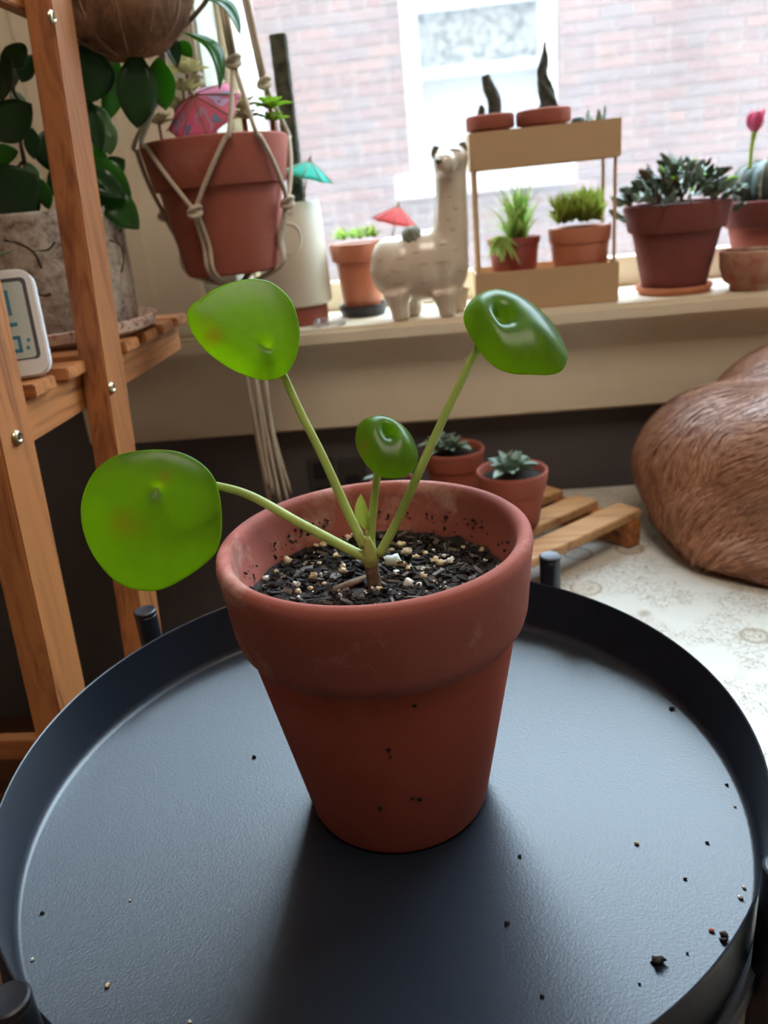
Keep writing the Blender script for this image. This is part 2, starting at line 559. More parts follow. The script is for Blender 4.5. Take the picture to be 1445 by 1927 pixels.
class MB:
    def __init__(self):
        self.v, self.f = [], []

    def add(self, vs_, fs_):
        o = len(self.v)
        self.v += [Vector(p) for p in vs_]
        self.f += [tuple(i + o for i in q) for q in fs_]
        return self

    def box(self, c, s, rot=None):
        c = Vector(c)
        vs_ = []
        for dz in (-.5, .5):
            for dy in (-.5, .5):
                for dx in (-.5, .5):
                    p = Vector((dx * s[0], dy * s[1], dz * s[2]))
                    if rot is not None:
                        p = rot @ p
                    vs_.append(c + p)
        return self.add(vs_, [(0, 2, 3, 1), (4, 5, 7, 6), (0, 1, 5, 4), (2, 6, 7, 3), (0, 4, 6, 2), (1, 3, 7, 5)])

    def box2(self, a, b):
        a, b = Vector(a), Vector(b)
        return self.box((a + b) / 2, (abs(b.x - a.x), abs(b.y - a.y), abs(b.z - a.z)))

    def lathe(self, prof, c, n=48, axis=None, wob=None):
        """prof: (radius, height) from the bottom outside over the lip to the inside"""
        c = Vector(c)
        if axis is None:
            u, v, w = Vector((1, 0, 0)), Vector((0, 1, 0)), Vector((0, 0, 1))
        else:
            w = Vector(axis).normalized()
            u = w.orthogonal().normalized()
            v = w.cross(u)
        vs_, fs_ = [], []
        for r, h in prof:
            for i in range(n):
                a = 2 * math.pi * i / n
                k = 1 + (wob(a, h) if wob else 0)
                vs_.append(c + u * (r * k * math.cos(a)) + v * (r * k * math.sin(a)) + w * h)
        for j in range(len(prof) - 1):
            for i in range(n):
                i2 = (i + 1) % n
                fs_.append((j * n + i, j * n + i2, (j + 1) * n + i2, (j + 1) * n + i))
        if prof[0][0] > 1e-5:
            fs_.append(tuple(reversed(range(n))))
        if prof[-1][0] > 1e-5:
            fs_.append(tuple(range((len(prof) - 1) * n, len(prof) * n)))
        return self.add(vs_, fs_)

    def tube(self, pts, rad, n=10, caps=True):
        pts = [Vector(p) for p in pts]
        if not isinstance(rad, (list, tuple)):
            rad = [rad] * len(pts)
        vs_, fs_ = [], []
        u = None
        for i, p in enumerate(pts):
            d = (pts[min(i + 1, len(pts) - 1)] - pts[max(i - 1, 0)]).normalized()
            if u is None:
                u, _ = basis(d)
            else:
                u = (u - d * u.dot(d)).normalized()
            v = d.cross(u)
            for k in range(n):
                a = 2 * math.pi * k / n
                vs_.append(p + (u * math.cos(a) + v * math.sin(a)) * rad[i])
        m = len(pts)
        for i in range(m - 1):
            for k in range(n):
                k2 = (k + 1) % n
                fs_.append((i * n + k, i * n + k2, (i + 1) * n + k2, (i + 1) * n + k))
        if caps:
            fs_.append(tuple(reversed(range(n))))
            fs_.append(tuple(range((m - 1) * n, m * n)))
        return self.add(vs_, fs_)

    def ball(self, c, r, n=12, m=8, jit=0.0, rot=None):
        c = Vector(c)
        if not isinstance(r, (tuple, list, Vector)):
            r = (r, r, r)
        vs_ = []
        sd = random.random() * 50
        for j in range(m + 1):
            t = math.pi * j / m
            for i in range(n):
                a = 2 * math.pi * i / n
                p = Vector((math.sin(t) * math.cos(a), math.sin(t) * math.sin(a), -math.cos(t)))
                k = 1 + jit * noise.noise(p * 1.7 + Vector((sd, sd, 0)))
                p = Vector((p.x * r[0], p.y * r[1], p.z * r[2])) * k
                if rot is not None:
                    p = rot @ p
                vs_.append(c + p)
        fs_ = []
        for j in range(m):
            for i in range(n):
                i2 = (i + 1) % n
                fs_.append((j * n + i, j * n + i2, (j + 1) * n + i2, (j + 1) * n + i))
        return self.add(vs_, fs_)

    def leaf(self, p0, p1, width, up, bend=0.0, fold=0.15, ns=7, shape=1.0, thick=0.0, tip=0.0):
        """pointed oval blade from p0 to p1, bulging along 'up' by bend, folded along its midrib"""
        p0, p1, up = Vector(p0), Vector(p1), Vector(up).normalized()
        d = (p1 - p0)
        L = d.length
        dn = d / L
        up = (up - dn * up.dot(dn)).normalized()
        s = dn.cross(up)
        rows = []
        for i in range(ns + 1):
            t = i / ns
            w = width * 0.5 * (math.sin(math.pi * min(1, t ** shape)) ** 0.75 if 0 < t < 1 else 0)
            c = p0 + d * t + up * (bend * L * math.sin(math.pi * t)) - up * (tip * L * t * t)
            rows.append((c, w))
        vs_, fs_ = [], []
        for c, w in rows:
            vs_ += [c - s * w + up * (fold * w * 1.2), c - s * (w * .5) + up * (fold * w * .35), c, c + s * (w * .5) + up * (fold * w * .35), c + s * w + up * (fold * w * 1.2)]
        for i in range(ns):
            for k in range(4):
                a = i * 5 + k
                fs_.append((a, a + 1, a + 6, a + 5))
        if thick:
            n0 = len(vs_)
            vs_ += [q - up * thick * (1 if 0 < (i // 5) < ns and 0 < i % 5 < 4 else 0.1) for i, q in enumerate(vs_)]
            fs_ += [tuple(reversed([j + n0 for j in q])) for q in fs_]
        return self.add(vs_, fs_)

    def build(self, name, mat, parent=None, smooth=True, bevel=0.0, solid=0.0, sub=0, kind=None, loc=None, autos=False):
        me = bpy.data.meshes.new(name)
        if parent:
            o = root_loc(parent)
        elif loc is not None:
            o = Vector(loc)
        else:
            o = Vector((0, 0, 0))
        me.from_pydata([p - o for p in self.v], [], self.f)
        me.update()
        bm = bmesh.new()
        bm.from_mesh(me)
        bmesh.ops.remove_doubles(bm, verts=bm.verts, dist=1e-6)
        bmesh.ops.recalc_face_normals(bm, faces=bm.faces)
        if bevel:
            bmesh.ops.bevel(bm, geom=[e for e in bm.edges], offset=bevel, segments=2, affect='EDGES', clamp_overlap=True)
        bm.to_mesh(me)
        bm.free()
        for pl in me.polygons:
            pl.use_smooth = smooth
        if smooth and autos:
            me.set_sharp_from_angle(angle=math.radians(40))
        me.materials.append(MT[mat] if isinstance(mat, str) else mat)
        ob = bpy.data.objects.new(name, me)
        COL.objects.link(ob)
        if parent:
            ob.parent = parent
        elif loc is not None:
            ob.location = o
        if solid:
            md = ob.modifiers.new('thickness', 'SOLIDIFY')
            md.thickness = solid
            md.offset = 0
        if sub:
            md = ob.modifiers.new('smooth', 'SUBSURF')
            md.levels = md.render_levels = sub
        if kind:
            ob['kind'] = kind
        return ob


def struct(mb, name, mat, **k):
    ob = mb.build(name, mat, smooth=k.pop('smooth', False), **k)
    ob['kind'] = 'structure'
    return ob


def spline(pts, n=8):
    """Catmull-Rom through pts"""
    pts = [Vector(p) for p in pts]
    P = [pts[0] * 2 - pts[1]] + pts + [pts[-1] * 2 - pts[-2]]
    out = []
    for i in range(1, len(P) - 2):
        for k in range(n):
            t = k / n
            a, b, c, d = P[i - 1], P[i], P[i + 1], P[i + 2]
            out.append(0.5 * ((2 * b) + (c - a) * t + (2 * a - 5 * b + 4 * c - d) * t * t + (3 * b - a - 3 * c + d) * t ** 3))
    out.append(pts[-1])
    return out


def lerp_list(vals, n):
    out = []
    for i in range(len(vals) - 1):
        for k in range(n):
            out.append(vals[i] + (vals[i + 1] - vals[i]) * k / n)
    out.append(vals[-1])
    return out


def remeshed(mb, voxel, smooth_it=6):
    """one continuous skin over the overlapping shapes of mb; returns vertex and face lists"""
    me = bpy.data.meshes.new('tmp')
    me.from_pydata(mb.v, [], mb.f)
    ob = bpy.data.objects.new('tmp', me)
    COL.objects.link(ob)
    r = ob.modifiers.new('r', 'REMESH')
    r.mode = 'VOXEL'
    r.voxel_size = voxel
    s = ob.modifiers.new('s', 'SMOOTH')
    s.iterations = smooth_it
    s.factor = 0.5
    dg = bpy.context.evaluated_depsgraph_get()
    ev = ob.evaluated_get(dg)
    m2 = ev.to_mesh()
    out = MB()
    out.v = [v.co.copy() for v in m2.vertices]
    out.f = [tuple(p.vertices) for p in m2.polygons]
    ev.to_mesh_clear()
    bpy.data.objects.remove(ob)
    bpy.data.meshes.remove(me)
    return out


# ------------------------------------------------------------------ the room
SILL = 0.667
YW = 1.165       # inner face of the window wall
WX0, WX1 = -0.276, 1.55   # window opening
WZ1 = 2.25
struct(MB().box2((-1.8, -3.2, -0.06), (2.4, 1.5, 0.0)), 'floor', 'floor')
struct(MB().box2((-1.8, -3.2, 2.6), (2.4, 1.5, 2.7)), 'ceiling', 'room')
struct(MB().box2((-1.9, -3.2, 0), (-1.8, 1.5, 2.6)), 'wall_left', 'room')
struct(MB().box2((2.4, -3.2, 0), (2.5, 1.5, 2.6)), 'wall_right', 'room')
struct(MB().box2((-1.9, -3.3, 0), (2.5, -3.2, 2.6)), 'wall_front', 'room')
wb = MB()
wb.box2((-1.8, YW, 0), (WX0 - 0.02, 1.47, 2.6))
wb.box2((WX1 + 0.02, YW, 0), (2.4, 1.47, 2.6))
wb.box2((WX0 - 0.02, YW, 0), (WX1 + 0.02, 1.47, SILL - 0.03))
wb.box2((WX0 - 0.02, YW, WZ1), (WX1 + 0.02, 1.47, 2.6))
struct(wb, 'wall_back', 'wall')
struct(MB().box2((-30, 1.47, 2.35), (30, 1.60, 14.0)).box2((-30, 1.47, -3), (WX0 - 0.02, 1.60, 2.35)).box2((WX1 + 0.02, 1.47, -3), (30, 1.60, 2.35)).box2((WX0 - 0.02, 1.505, -3), (WX1 + 0.02, 1.60, SILL - 0.04)), 'wall_outside_sky_block', 'sky_block')  # unseen outer wall, extended up and sideways to keep sky light off the bricks opposite
struct(MB().box2((-0.60, 1.10, SILL - 0.026), (1.75, 1.335, SILL)), 'trim_1', 'trim', bevel=0.006)       # window stool
struct(MB().box2((-0.555, 1.138, 0.512), (1.70, YW, SILL - 0.026)), 'trim_2', 'trim', bevel=0.004)        # apron
cs = MB()
cs.box2((-0.545, 1.130, SILL), (-0.335, YW, 2.35))
cs.box2((-0.52, 1.122, SILL), (-0.40, 1.131, 2.35))
struct(cs, 'trim_3', 'trim', bevel=0.003)                                                               # left casing
struct(MB().box2((-0.335, 1.147, SILL), (WX0 - 0.012, 1.265, 2.35)), 'trim_4', 'trim_grey', bevel=0.003)  # inner stop
# jamb reveal outside the glass
struct(MB().box2((WX0 - 0.02, 1.3305, SILL), (WX0, 1.468, WZ1)), 'trim_5', 'white_paint', bevel=0.002)
struct(MB().box2((WX0, 1.336, SILL - 0.03), (WX1, 1.50, SILL - 0.005)), 'trim_6', 'white_paint', bevel=0.002)
# sash with pane
sash = MB()
ZR = PY(1190, 482, 1.285).z          # top of the bottom rail
sash.box2((WX0, 1.285, SILL), (WX1, 1.325, ZR))
sash.box2((WX0, 1.285, 2.20), (WX1, 1.325, 2.25))
sash.box2((WX1 - 0.05, 1.285, SILL), (WX1, 1.325, 2.25))
sash.box2((WX0 - 0.012, 1.265, SILL), (WX0 + 0.006, 1.330, 2.25))
so = struct(sash, 'window_1', 'trim', bevel=0.002)
MB().box2((WX0 + 0.005, 1.3060, ZR - 0.002), (WX1 - 0.048, 1.3090, 2.205)).build('pane', 'pane', so, smooth=False)
# dark painted outlet boxes on the lower wall
for cx in (607, 665):
    p = PY(cx, 905, YW)
    o_ = thing('wall_outlet', 'dark painted double outlet plate on the charcoal lower wall' if cx == 607 else 'dark painted single switch plate beside the outlet on the charcoal wall', 'outlet', (p.x, YW, p.z))
    MB().box2((p.x - 0.022, YW - 0.006, p.z - 0.045), (p.x + 0.022, YW + 0.001, p.z + 0.04)).build('plate', 'outlet', o_, smooth=False, bevel=0.003)
    for k in ((-1, 1) if cx == 607 else (0,)):
        MB().box2((p.x - 0.012, YW - 0.008, p.z + k * 0.019 - 0.013), (p.x + 0.012, YW - 0.004, p.z + k * 0.019 + 0.013)).build('socket', 'black_plastic', o_, smooth=False, bevel=0.002)

# ------------------------------------------------------------------ building across the alley
YO = 5.5
OT = 3.4      # parapet of the building opposite
bld = thing('brick_building', 'old red brick building with a white window seen through the glass', 'building', (0.3, YO, -3.0))
OX0, OX1, OZ0, OZ1 = -0.137, 0.79, 0.93, 2.75     # its window opening
GX0, GX1, GZ0, GZ1 = -1.72, 2.56, 0.35, 2.20      # area of modelled bricks
mo = MB()
BD = 0.010
for a, b_ in (((-30, -3), (30, GZ0)), ((-30, GZ1), (30, OT)), ((-30, GZ0), (GX0, GZ1)), ((GX1, GZ0), (30, GZ1))):
    # window opening continues above the modelled bricks
    if a[1] == GZ1:
        mo.box2((-30, YO, GZ1), (OX0, YO + 0.3, OT)).box2((OX1, YO, GZ1), (30, YO + 0.3, OT)).box2((OX0, YO, OZ1), (OX1, YO + 0.3, OT))
    else:
        mo.box2((a[0], YO, a[1]), (b_[0], YO + 0.3, b_[1]))
mo.build('brickwork', 'farbrick', bld, smooth=False)
mb_ = MB()
for a, b_ in (((GX0, GZ0), (OX0, GZ1)), ((OX1, GZ0), (GX1, GZ1)), ((OX0, GZ0), (OX1, OZ0))):
    mb_.box2((a[0], YO + BD, a[1]), (b_[0], YO + 0.3, b_[1]))
mb_.build('mortar_bed', 'mortar', bld, smooth=False)
ROW, BL, MJ = 0.0665, 0.212, 0.010
spots = []
nz_ = int((GZ1 - GZ0) / ROW)
for j in range(nz_):
    z = GZ0 + ROW * (j + 0.5)
    off = (j % 2) * BL / 2
    header = (j % 6 == 5)
    bl = BL / 2 if header else BL
    i = 0
    x = GX0 - off
    while x < GX1:
        x0, x1 = max(x, GX0), min(x + bl, GX1)
        cuts = [(x0, x1)]
        if z > OZ0 - 0.02:
            cuts = []
            if x0 < OX0 - 0.01:
                cuts.append((x0, min(x1, OX0)))
            if x1 > OX1 + 0.01:
                cuts.append((max(x0, OX1), x1))
        if z < OZ0 + 0.01 and z > OZ0 - 0.135:
            cuts2 = []
            for c0, c1 in cuts:
                if c0 < -0.24:
                    cuts2.append((c0, min(c1, -0.24)))
                if c1 > 0.89:
                    cuts2.append((max(c0, 0.89), c1))
            cuts = cuts2
        for c0, c1 in cuts:
            if c1 - c0 > 0.03:
                spots.append((c0, c1, z))
        x += bl


def proj(p):
    v = p - CAM
    d = v.dot(FW)
    return W / 2 + FPX * v.dot(RT) / d, H / 2 - FPX * v.dot(UP) / d


def vis(s):
    x, y = proj(Vector(((s[0] + s[1]) / 2, YO, s[2])))
    sc_ = 0
    if not (490 < x < 1460 and -10 < y < 560):
        sc_ += 1000
    if 870 < x < 1175 and y > 215:
        sc_ += 300
    if y > 330:
        sc_ += (y - 330) * 2
    if x < 560 and y > 60:
        sc_ += 50
    if s[1] - s[0] < 0.15:
        sc_ += 60
    return sc_


spots.sort(key=vis)
cache = {}
for (c0, c1, z) in spots[:300]:
    wd = round(c1 - c0 - MJ, 3)
    if wd not in cache:
        ob = MB().box((0, 0, 0), (wd, 0.06, ROW - MJ)).build('brick', 'brick', None, smooth=False, bevel=0.003)
        cache[wd] = ob.data
        COL.objects.unlink(ob)
        bpy.data.objects.remove(ob)
    ob = bpy.data.objects.new('brick', cache[wd])
    COL.objects.link(ob)
    ob.parent = bld
    ob.location = Vector(((c0 + c1) / 2, YO + 0.03 + random.uniform(-0.003, 0.003), z)) - bld.location
rest = MB()
for (c0, c1, z) in spots[300:]:
    rest.box(((c0 + c1) / 2, YO + 0.03 + random.uniform(-0.003, 0.003), z), (c1 - c0 - MJ, 0.06, ROW - MJ))
rest.build('brick', 'brick', bld, smooth=False, kind='stuff')
ow = MB()
fw = 0.045
ow.box2((OX0, YO - 0.01, OZ0), (OX0 + 0.10, YO + 0.15, OZ1)).box2((OX1 - 0.10, YO - 0.01, OZ0), (OX1, YO + 0.15, OZ1))
ow.box2((OX0 + 0.1, YO + 0.04, OZ1 - 0.1), (OX1 - 0.1, YO + 0.15, OZ1)).box2((OX0 + 0.1, YO + 0.02, OZ0), (OX1 - 0.1, YO + 0.15, OZ0 + 0.07))
ow.box2((OX0 + 0.1, YO + 0.03, 1.475), (OX1 - 0.1, YO + 0.13, 1.53))
ow.box2((OX0 + 0.1, YO + 0.03, 1.83), (OX1 - 0.1, YO + 0.13, 1.89))
win = ow.build('window_frame', 'white_paint', bld, smooth=False, bevel=0.006)
MB().box2((OX0 + 0.1, YO + 0.08, 1.53), (OX1 - 0.1, YO + 0.10, 1.83)).build('frosted_pane', 'frost', win, smooth=False)
MB().box2((OX0 + 0.1, YO + 0.08, 1.89), (OX1 - 0.1, YO + 0.10, OZ1 - 0.1)).build('upper_pane', 'blind', win, smooth=False)
MB().box2((OX0 + 0.1, YO + 0.10, OZ0 + 0.07), (OX1 - 0.1, YO + 0.12, 1.475)).build('lower_pane', 'blind', win, smooth=False)
MB().box2((-0.245, YO - 0.06, OZ0 - 0.135), (0.895, YO + 0.15, OZ0)).build('window_sill', 'white_paint', bld, smooth=False, bevel=0.008)
struct(MB().box2((-30, 1.5, -3.1), (30, 5.9, -3.0)), 'floor_alley', 'mortar')


# ------------------------------------------------------------------ generic terracotta pot
def pot_profile(rb, rr, h, collar, lipw=0.008, out=0.006, wall=0.006, foot=0.003):
    """body below the collar, then inside; returns (body, rim) profiles"""
    hc = h - collar
    rc = rb + (rr - out - rb) * (hc / h)          # body radius where the collar starts
    body = [(0.001, 0), (rb - foot, 0), (rb - 0.001, foot * 0.5), (rb, foot * 1.3), (rc, hc), (rc, hc + 0.002),
            (rc - wall, hc + 0.002), (rb - wall, 0.012), (0.001, 0.012)]
    e = min(0.004, collar * 0.2)
    rl = rr - lipw
    rim = [(rc - 0.001, hc - 0.0003), (rc + out * 0.8, hc + 0.0006), (rc + out, hc + e), (rr - 0.0008, h - e), (rr - e * 0.35, h - e * 0.3), (rr - lipw * 0.45, h),
           (rl + e * 0.3, h - e * 0.25), (rl, h - e), (rc - wall + 0.002, hc), (rc - 0.001, hc - 0.0003)]
    return body, rim


def potted(name, label, cat, c, rb, rr, h, collar, mat, rimmat=None, group=None, soil=0.85, wob=None, soilmat='soil', n=40, out=0.006, lipw=0.008):
    t = thing(name, label, cat, c, group)
    body, rim = pot_profile(rb, rr, h, collar, out=out, lipw=lipw)
    p = MB().lathe(body, c, n).build('pot', mat, t, autos=True)
    MB().lathe(rim, c, n).build('rim', rimmat or mat, p, autos=True)
    rs = rb + (rr - lipw - rb) * soil - 0.001
    MB().lathe([(rs, -0.004), (rs, 0), (rs * 0.6, 0.003), (0.0001, 0.004)], Vector(c) + Vector((0, 0, h * soil)), n).build('soil', soilmat, t)
    return t, Vector(c) + Vector((0, 0, h * soil + 0.003)), rs


def saucer(name, label, c, r, h, mat, group=None):
    o = MB().lathe([(0.001, 0), (r * 0.9, 0), (r, h * 0.6), (r, h), (r - 0.003, h), (r * 0.88, h * 0.35), (0.001, h * 0.35)], c, 40).build(name, mat, None, loc=c, autos=True)
    return tag(o, label, 'saucer', group)


def stubs(n, r0, r1, seed):
    rnd = random.Random(seed)
    return [(rnd.uniform(0, 2 * math.pi), math.sqrt(rnd.random()) * (r1 - r0) + r0, rnd.random(), rnd.random()) for _ in range(n)]


# ------------------------------------------------------------------ tray table
TC0 = Vector((-0.0574, 0.3968, 0))
ZF, ZL = 0.4803, 0.5250
tt = thing('tray_table', 'round black metal tray table with four upright legs', 'table', (TC0.x, TC0.y, 0))
prof = [(0.001, ZF - 0.0015), (0.2130, ZF - 0.0015), (0.2185, ZF + 0.0005), (0.2200, ZF + 0.005), (0.2213, ZL), (0.2207, ZL + 0.0006), (0.2201, ZL), (0.2188, ZF + 0.006),
        (0.2176, ZF + 0.0022), (0.2148, ZF), (0.001, ZF)]
MB().lathe(prof, TC0, 160).build('tray', 'tray', tt, autos=True)
ring = MB()
ring.lathe([(0.2220, ZF - 0.006), (0.2255, ZF - 0.006), (0.2255, ZF + 0.006), (0.2220, ZF + 0.006), (0.2220, ZF - 0.006)], TC0, 120)
ring.build('support_ring', 'black_plastic', tt, autos=True)
ANG0 = 0.0776 + YAW
for k in (135, 45, 225, 315):
    a = math.radians(k) + ANG0
    p = TC0 + Vector((math.cos(a), math.sin(a), 0)) * 0.2303
    leg = MB().lathe([(0.0085, 0.0), (0.0085, 0.5435), (0.0078, 0.5443), (0.001, 0.5443)], p, 24).build('leg', 'tray', tt, autos=True)
    MB().lathe([(0.0083, 0.5440), (0.0088, 0.5452), (0.0086, 0.5472), (0.0075, 0.5480), (0.0055, 0.5476), (0.001, 0.5472)], p, 24).build('end_cap', 'black_plastic', leg, autos=True)

# ------------------------------------------------------------------ the pilea in its pot
PC = Vector((-0.0455, 0.3970, ZF + 0.0003))
RB, RR, PH, PCOL = 0.0555, 0.0872, 0.1780, 0.054
pil = thing('potted_pilea', 'round-leaved money plant in a large terracotta pot on the black tray', 'potted plant', PC)
rc = 0.0772
hc = PH - PCOL
body = [(0.001, 0), (RB - 0.005, 0), (RB - 0.0015, 0.0012), (RB, 0.0045), (rc, hc), (rc, hc + 0.003), (rc - 0.007, hc + 0.003), (RB - 0.006, 0.014), (0.001, 0.014)]
mp_ = MB().lathe(body, PC, 96).build('pot', 'clay', pil, autos=True)
rimp = [(rc - 0.001, hc - 0.001), (rc + 0.0022, hc + 0.0005), (rc + 0.0046, hc + 0.004), (rc + 0.0062, hc + 0.010), (RR - 0.0010, PH - 0.014), (RR, PH - 0.006), (RR - 0.0008, PH - 0.0018), (RR - 0.0030, PH),
        (RR - 0.0062, PH - 0.0006), (RR - 0.0084, PH - 0.0030), (RR - 0.0092, PH - 0.008), (RR - 0.0105, PH - 0.022), (RR - 0.0128, PH - 0.026), (rc - 0.008, hc - 0.001), (rc - 0.001, hc - 0.001)]
MB().lathe(rimp, PC, 128).build('rim', 'clay_rim', mp_)
for (x, y, l, w_) in ((697, 1305, .0036, .0009), (779, 1328, .0014, .0011), (766, 1283, .0014, .0012), (731, 1410, .0014, .0012), (715, 1521, .0012, .0020), (790, 1504, .0016, .0014), (562, 1466, .0012, .0032), (735, 1424, .0008, .0008), (622, 1293, .0010, .0008), (776, 1502, .0012, .001)):
    # march the pixel ray to the pot wall
    d = ray(x, y)
    tt_ = 0.2
    while tt_ < 0.8:
        q = CAM + d * tt_ - PC
        rq = RB + (rc - RB) * max(0, min(1, q.z / hc))
        if math.hypot(q.x, q.y) < rq:
            break
        tt_ += 0.0004
    MB().ball(CAM + d * tt_, (l, 0.0006, w_), 8, 5, 0.4).build('soil_speck', 'soil', mp_)
SZ = PC.z + PH - 0.0345
soil = MB()
ns, nr = 72, 26
sv, sf = [], []
for j in range(nr + 1):
    r = 0.0768 * j / nr
    for i in range(ns):
        a = 2 * math.pi * i / ns
        x, y = r * math.cos(a), r * math.sin(a)
        n1 = noise.noise(Vector((x * 90, y * 90, 1))) * 0.0022 + noise.noise(Vector((x * 260, y * 260, 5))) * 0.0014
        edge = 0.006 * max(0, (r - 0.066) / 0.011) ** 2
        sv.append(Vector((PC.x + x, PC.y + y, SZ + n1 + edge)))
for j in range(nr):
    for i in range(ns):
        i2 = (i + 1) % ns
        sf.append((j * ns + i, j * ns + i2, (j + 1) * ns + i2, (j + 1) * ns + i))
so_ = soil.add(sv, sf).build('soil', 'soil', pil)
rnd = random.Random(3)


def chips(n, matname, smin, smax, elong):
    c = MB()
    for _ in range(n):
        a, r = rnd.uniform(0, 6.283), 0.074 * math.sqrt(rnd.random())
        s = rnd.uniform(smin, smax)
        rot = Matrix.Rotation(rnd.uniform(0, 6.283), 3, 'Z') @ Matrix.Rotation(rnd.uniform(-0.7, 0.7), 3, 'X') @ Matrix.Rotation(rnd.uniform(-0.5, 0.5), 3, 'Y')
        c.box((PC.x + r * math.cos(a), PC.y + r * math.sin(a), SZ + rnd.uniform(0.0005, 0.0028)), (s * rnd.uniform(1, elong), s * rnd.uniform(.4, .8), s * rnd.uniform(.15, .4)), rot)
    return c


chips(1300, 'bark', .0015, .0044, 2.2).build('bark_bits', 'bark', so_, smooth=False, kind='stuff')
chips(260, 'chip', .0015, .0050, 2.2).build('pale_bark_bits', 'chip', so_, smooth=False, kind='stuff')
crumbs = MB()
for _ in range(420):    # soil clinging to the inner wall
    a = rnd.uniform(-0.3, 3.6)
    q = rnd.random() ** 3.2 * 0.016
    rr_ = 0.0762 - 0.0008
    crumbs.ball((PC.x + rr_ * math.cos(a), PC.y + rr_ * math.sin(a), SZ + 0.003 + q), rnd.uniform(.0005, .0020) * (1 if q < .004 else .55), 6, 4, 1.2)
crumbs.build('clinging_soil', 'soil', so_, kind='stuff')
# pumice grains, the larger ones where the photograph shows them
GR = [(558, 1030, 12), (540, 1056, 12), (590, 1084, 10), (500, 1088, 7), (645, 1075, 10), (644, 1066, 7), (632, 1046, 8), (738, 1057, 20), (752, 1062, 12), (765, 1040, 14), (755, 1026, 11), (768, 1097, 12), (797, 1084, 11),
      (818, 1055, 10), (828, 1060, 11), (849, 1056, 11), (782, 1048, 7), (770, 1070, 8), (655, 1012, 9), (660, 1008, 8), (608, 1026, 9), (592, 1027, 9), (573, 1032, 7), (880, 1040, 6), (906, 1035, 8), (917, 1028, 8), (872, 1030, 6), (745, 1078, 8),
      (736, 1036, 7), (800, 1041, 6), (690, 1020, 7), (557, 1100, 9), (520, 1075, 6), (600, 1060, 5), (705, 1097, 6), (836, 1046, 5), (713, 1108, 7), (560, 1113, 8), (585, 1107, 6), (788, 1100, 7), (610, 1098, 5)]
for i, (x, y, s) in enumerate(GR):
    p = PZ(x, y, SZ + 0.0025)
    r = s / 2 / FPX * (p - CAM).length * 1.7
    MB().ball(p, (r, r * .85, r * .8), 9, 6, 0.9).build('pumice_grain', 'perlite_w' if i % 4 == 3 else 'perlite', so_)
tiny = MB()
for _ in range(110):
    a, r = rnd.uniform(0, 6.283), 0.073 * math.sqrt(rnd.random())
    tiny.ball((PC.x + r * math.cos(a), PC.y + r * math.sin(a), SZ + rnd.uniform(.0012, .0028)), rnd.uniform(.0004, .0011), 6, 4, .5)
tiny.build('fine_pumice', 'perlite_w', so_, kind='stuff')

# stem, petioles, leaves
YC = 0.372
base = PZ(706, 1106, SZ)
YC = base.y
crown = PY(698, 1046, YC)
stem_pts = [base + Vector((0, 0, -0.004)), PY(703, 1088, YC), PY(699, 1066, YC), crown]
MB().tube(spline(stem_pts, 4), lerp_list([.0042, .0040, .0040, .0042], 4), 14).build('stem', 'stemwood', pil)
MB().tube(spline([PY(699, 1068, YC), PY(697, 1050, YC), PY(694, 1032, YC), PY(690, 1010, YC)], 4), lerp_list([.0036, .0050, .0040, .0018], 4), 14).build('crown', 'crown', pil)
MB().tube(spline([PZ(698, 1085, SZ + .001), PZ(660, 1098, SZ + .003), PZ(625, 1113, SZ + .001)], 5), [.0022] * 10 + [.001], 8).build('exposed_root', 'stemwood', pil)


